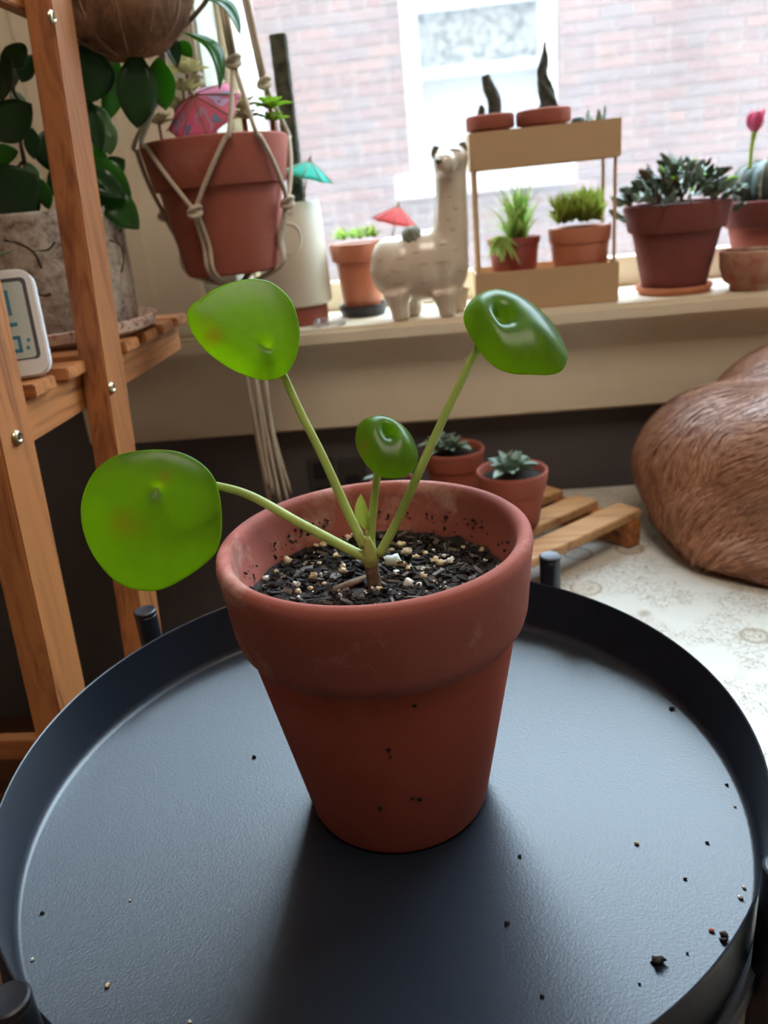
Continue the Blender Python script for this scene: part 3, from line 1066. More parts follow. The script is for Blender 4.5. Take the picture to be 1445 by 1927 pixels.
def petiole(pts, r0, r1, leafname, outline, ctr, nrm, prof_, labels=None, yellow=(), mat='pilea'):
    """pts: (px, py, Y) along the petiole; outline: blade edge pixels laid on the plane through ctr with normal nrm"""
    ctr3 = PY(*ctr)
    n = Vector(nrm).normalized()
    edge = [PPL(x, y, ctr3, n) for x, y in outline]
    # closed smooth outline
    m = len(edge)
    ring_ = []
    K = 8
    for i in range(m):
        a, b, c, d = edge[i - 1], edge[i], edge[(i + 1) % m], edge[(i + 2) % m]
        for k in range(K):
            t = k / K
            ring_.append(0.5 * ((2 * b) + (c - a) * t + (2 * a - 5 * b + 4 * c - d) * t * t + (3 * b - a - 3 * c + d) * t ** 3))
    cc = sum(ring_, Vector()) / len(ring_)
    R = sum(((q - cc).length for q in ring_)) / len(ring_)
    if n.dot(CAM - ctr3) < 0:
        n = -n
    NT = 22
    vs_, fs_, colr = [], [], []
    N = len(ring_)
    for j in range(NT + 1):
        t = j / NT
        for i, q in enumerate(ring_):
            flat = ctr3.lerp(q, t)
            aa = 2 * math.pi * i / N
            hgt = prof_(t, aa) * R
            wv = noise.noise(flat * 60) * 0.012 * R * t
            vs_.append(flat + n * (hgt + wv))
            va = (aa * 7 / (2 * math.pi)) % 1.0
            vein = max(0, 1 - abs(va - 0.5) * 30) * (1 - t) * 0.55 + max(0, 1 - t * 9) * 1.0
            yl = 0
            px, py = proj(flat)
            for (yx, yy, yr, yk) in yellow:
                yl = max(yl, yk * max(0, 1 - math.hypot(px - yx, py - yy) / yr))
            colr.append((min(1, vein), min(1, yl), 0, 1))
    for j in range(NT):
        for i in range(N):
            i2 = (i + 1) % N
            fs_.append((j * N + i, (j + 1) * N + i, (j + 1) * N + i2, j * N + i2))
    me = bpy.data.meshes.new(leafname)
    o0 = root_loc(pil)
    me.from_pydata([p - o0 for p in vs_], [], fs_)
    at = me.color_attributes.new('blade', 'FLOAT_COLOR', 'POINT')
    for i, c in enumerate(colr):
        at.data[i].color = c
    for pl in me.polygons:
        pl.use_smooth = True
    me.materials.append(MT[mat])
    ob = bpy.data.objects.new(leafname, me)
    COL.objects.link(ob)
    ob.parent = pil
    md = ob.modifiers.new('thickness', 'SOLIDIFY')
    md.thickness = 0.0009
    md.offset = -1
    md = ob.modifiers.new('soft', 'SUBSURF')
    md.levels = md.render_levels = 1
    P3 = [PY(*p) for p in pts]
    P3[-1] = ctr3 + n * (prof_(0, 0) * R - 0.0012)
    sp_ = spline(P3, 7)
    L = len(sp_)
    MB().tube(sp_, [r0 + (r1 - r0) * i / (L - 1) for i in range(L)], 12).build('petiole', 'petiole', ob)
    if labels:
        ob['label'] = labels
    return ob


view = lambda x, y, Y: (CAM - PY(x, y, Y)).normalized()
# left leaf, facing the camera
flat_prof = lambda t, a: -0.045 * math.exp(-(t / .10) ** 2) - 0.035 * t ** 2 - 0.05 * t ** 6
petiole([(690, 1050, YC), (640, 1025, YC + .004), (560, 982, YC + .010), (480, 937, YC + .020), (425, 918, YC + .028), (360, 908, YC + .032), (295, 915, YC + .012)], .0030, .0021, 'leaf',
        [(270, 846), (330, 848), (374, 868), (402, 898), (414, 940), (417, 990), (408, 1035), (380, 1065), (340, 1092), (300, 1110), (262, 1111), (222, 1098), (188, 1066), (162, 1022), (150, 972), (154, 930), (176, 886), (215, 857)],
        (295, 916, YC + .010), view(285, 980, .4) + Vector((-0.12, 0, .12)), flat_prof, 'large flat backlit leaf', yellow=((232, 985, 40, .7), (310, 898, 22, .8), (262, 990, 30, .4)))
# upper left leaf
prof2 = lambda t, a: -0.05 * math.exp(-(t / .10) ** 2) - 0.05 * t ** 2 - 0.06 * t ** 5
petiole([(686, 1030, YC), (655, 965, YC + .006), (610, 865, YC + .012), (565, 775, YC + .018), (533, 705, YC + .022), (505, 655, YC + .020)], .0029, .0019, 'leaf',
        [(353, 580), (375, 560), (410, 537), (452, 524), (488, 522), (520, 534), (548, 563), (561, 600), (563, 640), (553, 678), (535, 702), (510, 712), (478, 709), (440, 694), (405, 672), (376, 645), (356, 612)],
        (506, 655, YC + .016), view(460, 615, .4) + Vector((0.05, 0, .35)), prof2, 'leaf tilted back with a yellow spot', yellow=((402, 632, 26, 1.0), (385, 610, 30, .3)))


def dimple(depth, bulge, drop):
    return lambda t, a: (-depth * math.exp(-(t / 0.20) ** 2) + bulge * math.sin(math.pi * min(1, t * 1.05)) * (0.85 + 0.2 * math.cos(2 * a)) - drop * t ** 3)


# upper right leaf
petiole([(712, 1046, YC), (745, 985, YC + .006), (790, 885, YC + .010), (840, 775, YC + .016), (906, 640, YC + .022), (930, 605, YC + .024), (940, 592, YC + .024)], .0027, .0019, 'leaf',
        [(876, 578), (884, 550), (905, 531), (935, 524), (968, 530), (1000, 545), (1030, 570), (1052, 597), (1070, 632), (1072, 655), (1062, 674), (1040, 682), (1005, 682), (970, 680), (940, 670), (915, 648), (890, 612)],
        (940, 594, YC + .024), Vector((0.10, -0.53, 0.84)), dimple(.17, .12, .30), 'domed glossy leaf with a dimple')
# small inner leaf
petiole([(700, 1040, YC), (698, 1010, YC + .003), (703, 950, YC + .006), (711, 890, YC + .009), (722, 850, YC + .010), (730, 820, YC + .010)], .0026, .0018, 'leaf',
        [(670, 805), (678, 784), (700, 772), (722, 772), (748, 783), (770, 803), (783, 830), (786, 852), (778, 872), (758, 885), (730, 887), (705, 878), (685, 855), (672, 830)],
        (731, 812, YC + .011), Vector((0.12, -0.56, 0.82)), dimple(.19, .14, .33), 'small glossy domed leaf', yellow=((686, 835, 16, .9),))
# sprouting leaf
spr = MB().leaf(PY(690, 998, YC + .003), PY(679, 929, YC + .003), .0082, view(685, 960, .4) + Vector((-.4, 0, 0)), .06, .35, 10, 1.0, .0006)
sl = spr.build('young_leaf', 'sprout', pil)
MB().tube([PY(692, 1016, YC + .002), PY(690, 997, YC + .003)], [.0014, .0008], 8).build('petiole', 'petiole', sl)

# crumbs dropped on the tray
CR = [(1238, 1812, 20, 'b'), (1362, 1760, 13, 'w2'), (1361, 1772, 11, 'b'), (1338, 1752, 8, 'r'), (1393, 1690, 9, 'w'), (1197, 1588, 8, 'y'), (1330, 1587, 6, 'b'), (954, 1738, 9, 'b'), (978, 1612, 7, 'b'), (1289, 1655, 6, 'b'), (1424, 1678, 7, 'w'),
      (1375, 1478, 6, 'b'), (1293, 1795, 5, 'b'), (1203, 1852, 5, 'b'), (1395, 1519, 5, 'w'), (1285, 1330, 9, 'b'), (203, 1856, 9, 'y'), (51, 1812, 6, 'w'), (245, 1695, 5, 'w'), (357, 1924, 7, 'w'), (478, 1426, 8, 'b'), (80, 1719, 7, 'b'), (1020, 1875, 7, 'b')]
for x, y, s, k in CR:
    p = PZ(x, y, ZF)
    off_ = p - Vector((TC0.x, TC0.y, ZF))
    if off_.length > .211:
        p = Vector((TC0.x, TC0.y, ZF)) + off_ * (.211 / off_.length)
    r = s / 2 / FPX * (p - CAM).length
    lab = {'b': 'tiny dark soil crumb lying on the black tray', 'w': 'tiny white perlite speck lying on the black tray', 'y': 'tiny yellowish pumice speck lying on the black tray', 'r': 'tiny reddish bark flake lying on the black tray', 'w2': 'small reddish and white crumb near the tray lip'}[k]
    lab = {(1238, 1812): 'largest dark bark crumb lying on the black tray', (1393, 1690): 'largest white perlite grain lying on the black tray', (1361, 1772): 'dark crumb lying against the small reddish and white crumb', (203, 1856): 'yellowish speck on the tray close to a leg end cap', (1424, 1678): 'white perlite speck lying right against a table leg'}.get((x, y), lab)
    gp = {'b': 'soil crumbs on the tray', 'w': 'white specks on the tray', 'y': 'yellow specks on the tray'}.get(k)
    mname = {'b': 'bark', 'w': 'perlite_w', 'y': 'perlite', 'r': 'clay', 'w2': 'chip'}[k]
    o = MB().ball(p + Vector((0, 0, r * .55)), (r, r * .7, r * .6), 8, 6, 0.9).build({'b': 'soil_crumb', 'r': 'bark_flake', 'w2': 'bark_flake'}.get(k, 'perlite_speck'), mname, None, loc=p)
    tag(o, lab, 'crumb', gp if lab.startswith('tiny') else None)

# ------------------------------------------------------------------ wooden plant stand on the left
RX = -0.335          # outer face of the rail
ps = thing('plant_stand', 'tiered acacia wood plant stand with slatted shelves and leaning posts', 'plant stand', (-0.60, 0.75, 0))


def post(x0, x1, yb, zb, slope, w, z0, z1, name='post'):
    """leaning post: outer front edge at Y = yb + slope*(z-zb)"""
    m = MB()
    vs_ = []
    for z in (z0, z1):
        y = yb + slope * (z - zb)
        vs_ += [(x0, y - w, z), (x1, y - w, z), (x1, y, z), (x0, y, z)]
    m.add(vs_, [(0, 1, 2, 3), (4, 5, 6, 7), (0, 1, 5, 4), (1, 2, 6, 5), (2, 3, 7, 6), (3, 0, 4, 7)])
    return m.build(name, 'wood_z', ps, smooth=False, bevel=0.0015)


XP = -0.312
SA, SB = 0.186, 0.11
pa = post(XP - 0.024, XP, 0.700, 0.43, SA, 0.046, 0.0, 1.45)
pb_ = post(XP - 0.024, XP, 0.532, 0.476, SB, 0.046, 0.0, 1.45)
post(-0.92, -0.896, 0.700, 0.43, SA, 0.046, 0.0, 1.45)
post(-0.92, -0.896, 0.532, 0.476, SB, 0.046, 0.0, 1.45)


def bolt(x, y, parent):
    q = PX(x, y, XP)
    b = MB().lathe([(.0058, 0), (.0058, .0012), (.0046, .0030), (.0026, .0034), (.0022, .0016), (.0003, .0016)], q, 20, axis=(1, 0, 0)).build('bolt', 'brass', parent)
    MB().lathe([(.0021, .0014), (.0021, .0021), (.0003, .0021)], q, 6, axis=(1, 0, 0)).build('hex_socket', 'dark', b)


bolt(208, 730, pa)
bolt(95, 33, pa)
bolt(30, 824, pb_)
for xr in (XP - 0.024, -0.896):
    MB().box2((xr - 0.016, 0.46, 0.671), (xr - 0.001, 1.005, 0.7055)).build('rail', 'wood_y', ps, smooth=False, bevel=0.0012)
    MB().box2((xr - 0.016, 0.50, 1.005), (xr - 0.001, 0.820, 1.040)).build('rail', 'wood_y', ps, smooth=False, bevel=0.0012)
for i, y in enumerate((0.500, 0.560, 0.622, 0.684, 0.746, 0.808, 0.868, 0.926, 0.980)):
    MB().box2((-0.915, y - 0.019, 0.7055), (XP - 0.016 + (0.006 if y > 0.75 else 0), y + 0.019, 0.7165)).build('slat', 'wood_x', ps, smooth=False, bevel=0.0012)
for y in (0.60, 0.68, 0.77):
    MB().box2((-0.915, y - 0.03, 1.0405), (XP - 0.026, y + 0.03, 1.052)).build('slat', 'wood_x', ps, smooth=False, bevel=0.0012)
q = PY(30, 1395, 0.62)
MB().box2((-0.915, 0.605, q.z - 0.011), (XP - 0.026, 0.620, q.z + 0.011)).build('stretcher', 'wood_x', ps, smooth=False, bevel=0.0012)

# woven print saucer and stoneware pot with a glossy-leaved plant
SP = Vector((-0.432, 0.865, 0.7168))
sa_ = MB().lathe([(0.001, 0), (0.098, 0), (0.112, 0.006), (0.114, 0.016), (0.110, 0.017), (0.100, 0.008), (0.001, 0.007)], SP, 48).build('saucer', 'saucer_print', None, loc=SP, autos=True)
tag(sa_, 'red and cream patterned saucer under the rough stoneware pot', 'saucer')
sp0 = SP + Vector((0, 0, 0.0085))
st = thing('potted_rubber_plant', 'glossy dark-leaved plant in a rough grey stoneware pot', 'potted plant', sp0)
STH = 0.122
stp = MB().lathe([(0.001, 0), (0.088, 0), (0.094, 0.004), (0.097, 0.05), (0.098, STH - 0.004), (0.096, STH), (0.090, STH), (0.088, STH - 0.006), (0.086, 0.02), (0.001, 0.02)], sp0, 64,
                wob=lambda a, h: 0.012 * noise.noise(Vector((math.cos(a) * 4, math.sin(a) * 4, h * 40)))).build('pot', 'stone', st)
MB().lathe([(0.088, -0.004), (0.088, 0), (0.04, 0.004), (0.0003, 0.006)], sp0 + Vector((0, 0, STH - 0.02)), 40).build('soil', 'soil', st)


def on_cyl(x, y, c, r):
    d = ray(x, y)
    a = d.x ** 2 + d.y ** 2
    q = CAM - c
    b_ = q.x * d.x + q.y * d.y
    cc = q.x ** 2 + q.y ** 2 - r * r
    dd = b_ * b_ - a * cc
    if dd < 0:
        dd = 0
    return CAM + d * ((-b_ - math.sqrt(dd)) / a)


for path, rad in ((((8, 452), (40, 460), (66, 478), (78, 505)), .0022), (((62, 472), (90, 470), (104, 455)), .0016), (((182, 450), (190, 470), (200, 478)), .003), (((205, 452), (226, 462), (232, 490), (228, 512)), .0018), (((60, 548), (82, 556), (96, 552)), .0014), (((48, 570), (70, 578)), .0014)):
    MB().tube(spline([on_cyl(x, y, sp0, 0.0968) for x, y in path], 5), rad * .7, 8).build('crack', 'stone_crack', stp)

# coir ball on twine with trailing vine
KC = PY(226, 8, 0.875)
kk = thing('kokedama', 'brown coir plant ball bound with twine, vines of dark leaves hanging down', 'hanging plant', KC)
KR = (0.066, 0.050, 0.046)
kb = MB().ball(KC, KR, 48, 28, 0.16).build('coir_ball', 'coir', kk)
fz = MB()
rk = random.Random(11)
for _ in range(5000):
    a, t = rk.uniform(0, 6.283), math.acos(rk.uniform(-1, 1))
    nn = Vector((math.sin(t) * math.cos(a), math.sin(t) * math.sin(a), math.cos(t)))
    p = KC + Vector((nn.x * KR[0], nn.y * KR[1], nn.z * KR[2]))
    tv = nn.cross(Vector((rk.uniform(-1, 1), rk.uniform(-1, 1), rk.uniform(-1, 1)))).normalized()
    L = rk.uniform(.006, .022)
    s = nn.cross(tv) * .0004
    q = p + tv * L + nn * rk.uniform(0, .004)
    fz.add([p - s, p + s, q], [(0, 1, 2)])
fz.build('coir_fibres', 'coir', kb, kind='stuff')
for k in range(6):
    a = math.pi * k / 6 + 0.2
    pts = []
    for i in range(33):
        t = 2 * math.pi * i / 32
        pts.append(KC + Vector((math.sin(t) * math.cos(a) * KR[0] * 1.02, math.sin(t) * math.sin(a) * KR[1] * 1.02, math.cos(t) * KR[2] * 1.02)))
    MB().tube(pts, .0008, 6, False).build('twine', 'twine', kb)
for k in (-1, 1):
    MB().tube([KC + Vector((k * .045, 0, .03)), KC + Vector((k * .01, 0, .45)), Vector((KC.x, KC.y, 2.6))], .0008, 6).build('hanging_twine', 'twine', kk)


def vine(parent, pts, r=.0022):
    MB().tube(spline([PY(*p) for p in pts], 6), r, 8).build('vine_stem', 'stem_brown', parent)


def lf(parent, b, t, Y, wpx, mat, bend=0.10, fold=0.18, dY=0.0, side=0.0, nrm=None, shape=1.0):
    """one leaf from pixel b to pixel t, wpx wide on the picture at its distance"""
    p0, p1 = PY(b[0], b[1], Y), PY(t[0], t[1], Y + dY)
    wd = wpx / FPX * (p0 - CAM).length
    n = Vector(nrm) if nrm else (CAM - p0).normalized() + Vector((side, 0, .25))
    MB().leaf(p0, p1, wd, n, bend, fold, 12, shape, 0.0).build('leaf', mat, parent, solid=0.0008)


vine(kk, [(250, 84, .875), (300, 82, .885), (345, 50, .895), (382, 10, .90), (398, -20, .9)])
vine(kk, [(150, 70, .868), (200, 92, .868), (250, 84, .875)])
vine(kk, [(40, 110, .86), (90, 100, .866), (150, 72, .868)])
lf(kk, (160, 82), (165, 196), .86, 86, 'leaf_dark', .12, .1)
lf(kk, (212, 95), (196, 232), .915, 40, 'leaf_mid', .10, .3, side=.9)
lf(kk, (205, 85), (250, 118), .9, 22, 'leaf_dark', .1)
lf(kk, (258, 98), (258, 242), .87, 62, 'leaf_dark', .12, .15)
lf(kk, (296, 108), (312, 208), .91, 44, 'leaf_mid', .10, .2)
lf(kk, (345, 62), (413, 168), .90, 40, 'leaf_mid', .22, .5, side=.5, nrm=(.55, -.25, .8))
lf(kk, (385, -2), (452, 66), .90, 34, 'leaf_mid', .20, .3, nrm=(.4, -.4, .8))
lf(kk, (296, 58), (333, 128), .89, 34, 'leaf_dark', .1, .4, nrm=(.3, -.4, .8))
lf(kk, (335, 78), (362, 108), .91, 22, 'leaf_mid', .1, .2)
lf(kk, (330, -10), (352, 35), .92, 30, 'leaf_dark', .1, .2)
lf(kk, (355, -40), (330, 30), .95, 40, 'leaf_mid', .1, .2)
lf(kk, (315, 20), (318, 62), .93, 14, 'leaf_pale', .1, .3)
lf(kk, (10, 88), (46, 128), .82, 46, 'leaf_dark', .1, .2)
lf(kk, (20, 108), (2, 190), .80, 34, 'leaf_dark', .12, .2, side=-.4)
lf(kk, (60, 105), (40, 155), .84, 26, 'leaf_dark', .1, .2)
# the stoneware pot's plant
vine(st, [(90, 432, .87), (62, 380, .86), (45, 300, .85), (38, 250, .85), (52, 215, .86), (25, 170, .85), (30, 140, .85)])
vine(st, [(100, 432, .87), (150, 360, .87), (168, 305, .88), (175, 240, .89)], .0018)
vine(st, [(42, 305, .85), (20, 330, .84), (-10, 350, .84)], .0016)
for a in (((60, 195), (-10, 262), .83, 60, 'leaf_dark', .1, .15), ((35, 285), (-15, 300), .84, 32, 'leaf_mid', .12, .2), ((12, 312), (-14, 342), .83, 28, 'leaf_mid', .1, .2), ((70, 330), (-10, 395), .83, 92, 'leaf_dark', .12, .1),
          ((50, 305), (70, 350), .85, 22, 'leaf_pale', .1, .4), ((75, 335), (92, 395), .84, 24, 'leaf_mid', .1, .3), ((55, 400), (75, 440), .85, 34, 'leaf_mid', .1, .2), ((60, 240), (64, 300), .86, 26, 'leaf_dark', .1, .2),
          ((20, 170), (52, 215), .86, 20, 'leaf_pale', .1, .2), ((165, 302), (248, 378), .86, 46, 'leaf_mid', .22, .4), ((158, 330), (236, 372), .85, 40, 'leaf_dark', .2, .3), ((188, 362), (262, 432), .86, 52, 'leaf_mid', .18, .2),
          ((172, 345), (172, 402), .84, 24, 'leaf_mid', .1, .3), ((162, 195), (214, 262), .88, 30, 'leaf_pale', .14, .4), ((190, 215), (208, 292), .89, 36, 'leaf_pale', .12, .4), ((140, 188), (156, 275), .86, 36, 'leaf_dark', .1, .2), ((168, 188), (190, 286), .87, 28, 'leaf_dark', .1, .3),
          ((165, 360), (180, 440), .86, 36, 'leaf_dark', .1, .2), ((205, 385), (225, 440), .87, 40, 'leaf_dark', .1, .2), ((110, 300), (130, 390), .88, 50, 'leaf_dark', .1, .2), ((30, 345), (60, 420), .86, 50, 'leaf_dark', .1, .2), ((0, 120), (28, 165), .86, 40, 'leaf_dark', .1, .2),
          ((90, 240), (110, 330), .90, 60, 'leaf_dark', .1, .2), ((150, 270), (205, 330), .90, 40, 'leaf_mid', .15, .3), ((178, 400), (258, 425), .87, 40, 'leaf_pale', .15, .2), ((150, 395), (205, 435), .85, 44, 'leaf_dark', .12, .2), ((200, 330), (235, 300), .90, 34, 'leaf_dark', .1, .2), ((120, 350), (160, 420), .86, 50, 'leaf_dark', .1, .2), ((5, 375), (60, 438), .84, 56, 'leaf_dark', .1, .2), ((15, 420), (-20, 460), .80, 30, 'leaf_mid', .1, .2)):
    lf(st, *a)

# aloe leaf tip reaching in from a small pot on the same shelf
al = PZ(-62, 700, 0.7168)
al = Vector((-0.470, 0.675, 0.7168))
t_, top_, rs_ = potted('potted_aloe', 'pale aloe in a small clay pot on the slatted wooden shelf', 'potted plant', al, .026, .034, .055, .016, 'clay_mid', n=28)
for k in range(6):
    a = k * 1.05
    MB().leaf(top_ - Vector((0, 0, .004)), top_ + Vector((math.cos(a) * .035, math.sin(a) * .03, .05)), .012, (math.cos(a), math.sin(a), 1), .1, .5, 8, .8, .002).build('leaf', 'leaf_pale', t_)
MB().leaf(top_ - Vector((0, 0, .004)), PY(28, 470, .69), .013, (0, -.5, 1), .1, .5, 8, .8, .002).build('leaf', 'leaf_pale', t_)

# pale clay pot on the upper shelf
pp = PY(-12, 72, 0.79)
t_, top_, rs_ = potted('potted_plant', 'pale peach clay pot on the top shelf of the plant stand', 'potted plant', (pp.x - .012, 0.73, 1.0522), .032, .042, .08, .022, 'clay_light')
for k in range(9):
    a = k * .7
    MB().leaf(top_ - Vector((0, 0, .003)), top_ + Vector((math.cos(a) * .05, math.sin(a) * .05, .05 + .02 * (k % 3))), .022, (0, 0, 1), .15, .2, 8).build('leaf', 'leaf_mid', t_, solid=.0006)

# digital thermometer leaning between the posts
hb = Vector((-0.357, 0.630, 0.7168))
hy = thing('thermometer', 'white digital thermometer with LCD numbers standing on the wooden shelf', 'thermometer', hb)
c0, c1 = PY(103, 702, .655), PY(36, 527, .675)
c0 = Vector((c0.x + .011, .630, .7180))
upv = (c1 - c0)
# panel frame: right edge runs from c0 up to c1
nrm_ = Vector((0.30, -0.93, 0.22)).normalized()
u_ = Vector((-nrm_.y, nrm_.x, 0)).normalized()          # to the right on the panel, level with the shelf
v_ = nrm_.cross(u_).normalized()
hh = 0.086
ww = 0.074
orig = c0 - u_ * ww
orig.z += 0.7166 - (min(orig.z, c0.z) - .012 * nrm_.z)


def panel(x0, x1, y0, y1, off, thick, name, mat, parent, rad=0.0):
    pts = []
    if rad:
        for cx, cy, a0 in ((x1 - rad, y1 - rad, 0), (x0 + rad, y1 - rad, 90), (x0 + rad, y0 + rad, 180), (x1 - rad, y0 + rad, 270)):
            for k in range(7):
                a = math.radians(a0 + 15 * k)
                pts.append((cx + rad * math.cos(a), cy + rad * math.sin(a)))
    else:
        pts = [(x1, y1), (x0, y1), (x0, y0), (x1, y0)]
    n = len(pts)
    A = [orig + u_ * x + v_ * y + nrm_ * off for x, y in pts]
    B = [p - nrm_ * thick for p in A]
    m = MB().add(A + B, [tuple(range(n)), tuple(reversed(range(n, 2 * n)))] + [(i, i + n, (i + 1) % n + n, (i + 1) % n) for i in range(n)])
    return m.build(name, mat, parent, smooth=False, bevel=0.0012 if name == 'case' else 0)


case = panel(0, ww, 0, hh, 0.0, .012, 'case', 'case_white', hy, .012)
panel(.006, ww - .006, .014, hh - .007, .0004, .0008, 'bezel', 'lcd_bez', hy, .004)
scr = panel(.008, ww - .009, .015, hh - .010, .0009, .0008, 'screen', 'lcd', hy, .003)
SEG = {'0': 'abcdef', '1': 'bc', '5': 'acdfg', '6': 'acdefg', '7': 'abc'}


def digit(ch, x, y, w, h, th):
    s = {'a': (x, x + w, y + h - th, y + h), 'd': (x, x + w, y, y + th), 'g': (x, x + w, y + h / 2 - th / 2, y + h / 2 + th / 2), 'b': (x + w - th, x + w, y + h / 2, y + h), 'c': (x + w - th, x + w, y, y + h / 2), 'e': (x, x + th, y, y + h / 2), 'f': (x, x + th, y + h / 2, y + h)}
    for k in SEG[ch]:
        panel(*s[k], .0012, .0004, 'display_segment', 'lcd_ink', scr)


digit('7', .024, .050, .012, .020, .0026)
digit('1', .041, .050, .012, .020, .0026)
digit('5', .022, .020, .014, .024, .0028)
digit('6', .0415, .020, .014, .024, .0028)
for q in ((.0585, .0610, .022, .0245), (.0600, .0625, .028, .0305)):
    panel(*q, .0012, .0004, 'percent_mark', 'lcd_ink', scr)
panel(.030, .042, .0045, .0075, .0003, .0004, 'printed_mark', MT['lcd'], case)

# ------------------------------------------------------------------ macrame hanger with pot
HY = 0.965
hr = PY(412, 262, HY)          # rim centre
hbm = PY(440, 512, HY)
hrim, hbase = 0.0835, 0.055
axis_top = hr
HH = hr.z - hbm.z
hc0 = Vector((PY(424, 400, HY).x, HY, hbm.z))
t_, top_, rs_ = potted('potted_succulents', 'dark terracotta pot with pale succulents held in a macrame hanger', 'potted plant', hc0, hbase, hrim, HH, 0.050, 'clay_mid', n=64, soil=.90)
hang_pot = t_


def rosette(parent, c, r, n, mat, up=0.6, seed=0, stem='red_stem', h=0.02, wk=.45):
    rn = random.Random(seed)
    c = Vector(c)
    MB().tube([c - Vector((0, 0, h)), c], [.0022, .0018], 7).build('stem', stem, parent)
    for k in range(n):
        a = k * 2.4
        t = k / n
        el = up * (0.15 + 0.95 * t)
        d = Vector((math.cos(a) * math.cos(el), math.sin(a) * math.cos(el), math.sin(el)))
        L = r * (1 - 0.45 * t) * rn.uniform(.85, 1.15)
        MB().leaf(c, c + d * L, L * wk, Vector((0, 0, 1)) - d * .3, .08, .25, 6, .8, .0012).build('leaf', mat, parent)


for (x, y, r, mt, sd) in ((352, 140, .021, 'flower_pale', 1), (345, 172, .016, 'flower_pale', 2), (330, 205, .016, 'flower_pale', 3), (455, 205, .018, 'flower_pale', 4), (462, 225, .014, 'flower_pale', 5), (508, 205, .022, 'leaf_lime', 6), (515, 228, .018, 'leaf_lime', 7), (380, 228, .018, 'leaf_lime', 8), (300, 235, .016, 'flower_pale', 12)):
    rosette(t_, PY(x, y, HY + (.02 if x < 400 else .01)), r * (1.5 if mt == 'flower_pale' else 1.15), 16, mt, 1.0, sd, h=max(.02, PY(x, y, HY).z - top_.z))

mh = thing('macrame_hanger', 'cream cotton macrame plant hanger with knots and a long tassel', 'plant hanger', (hc0.x, HY, 0.48))


def pot_r(z):
    k = (z - hc0.z) / HH
    if z < hc0.z + HH - .051:
        return hbase + (hrim - .006 - hbase) * k
    rc_ = hbase + (hrim - .006 - hbase) * (HH - .050) / HH + .006
    return rc_ + (hrim - rc_) * min(1, max(0, (z - hc0.z - HH + .050) / .050))


def cord(pts, r=.0026, name='cord', twist=True):
    MB().tube(spline(pts, 8), r, 8).build(name, 'cord', mh)


def on_pot(a, z, off=.003):
    r = pot_r(z) + off
    return Vector((hc0.x + r * math.cos(a), HY + r * math.sin(a), z))


zk1 = PY(400, 395, HY - .07).z       # lower knots against the pot wall
zrim = hc0.z + HH
zmid = zrim - .052
hang = Vector((hc0.x + 0.005, HY, 2.6))
upper_knots = []
NK = 4
A0 = math.radians(-100)
lowk, upk = [], []
for k in range(NK):
    a = A0 + k * math.pi / 2
    lowk.append(a)
    upk.append(a + math.pi / 4)


def knot(p, r=.0068, name='knot'):
    m = MB()
    m.ball(p, (r * .95, r * .85, r), 12, 8)
    for kk_ in range(2):
        pts = []
        for i in range(13):
            t = 2 * math.pi * i / 12
            pts.append(p + Vector((math.cos(t) * r * .95, math.sin(t) * r * .9, (math.sin(t + kk_ * 2) * .5 + (kk_ - .5) * .5) * r)))
        m.tube(pts, r * .38, 7, False)
    m.build(name, 'cord', mh)


zku = PY(447, 130, HY).z            # upper knots above the rim
tops = []
apex = Vector((hc0.x + .01, HY, zrim + 0.62))
for k in range(NK):
    a = upk[k]
    rr_ = hrim * 0.86
    p = Vector((hc0.x + .012 + math.cos(a) * rr_ * .80, HY + math.sin(a) * rr_ * .8, zku - .012 * (k % 2)))
    tops.append(p)
    knot(p)
    for s in (-1, 1):
        cord([p + Vector((s * .0022, 0, 0)), p.lerp(apex, .5) + Vector((s * .002, 0, 0)), apex, Vector((apex.x + s * .002, apex.y, 2.6))], .0024)
bott = Vector((hc0.x + .002, HY, hc0.z - 0.018))
for k in range(NK):
    a = lowk[k]
    pl_ = on_pot(a, zk1, .0115)
    knot(pl_)
    for s, uk in ((1, k), (-1, (k - 1) % NK)):
        pu = tops[uk]
        ar = a + s * math.pi / 4 * .80
        am = a + s * math.pi / 4 * .55
        e = on_pot(ar, zrim + .003, .003)
        pts = [pu, e]
        r0_, r1_ = hrim + .003, pot_r(zk1) + .0115
        for q_ in range(1, 9):
            f_ = q_ / 9
            z_ = zrim + .003 + (zk1 - zrim - .003) * f_
            ag_ = ar + (a - ar) * f_
            rr2_ = max(r0_ + (r1_ - r0_) * f_, pot_r(z_) + .0029)
            pts.append(Vector((hc0.x + rr2_ * math.cos(ag_), HY + rr2_ * math.sin(ag_), z_)))
        pts.append(pl_)
        MB().tube(spline(pts, 3), .0026, 8).build('cord', 'cord', mh)
        b2 = on_pot(a + s * .05, hc0.z + .004, .004)
        cord([pl_ + Vector((s * .002 * -math.sin(a), s * .002 * math.cos(a), 0)), on_pot(a + s * .05, (zk1 + hc0.z) / 2, .0035), b2, bott + Vector((math.cos(a + s * .3) * .006, math.sin(a + s * .3) * .006, 0))])
knot(bott - Vector((0, 0, .004)), .010)
rt = random.Random(5)
tb = Vector((hc0.x + .004, HY, 0))
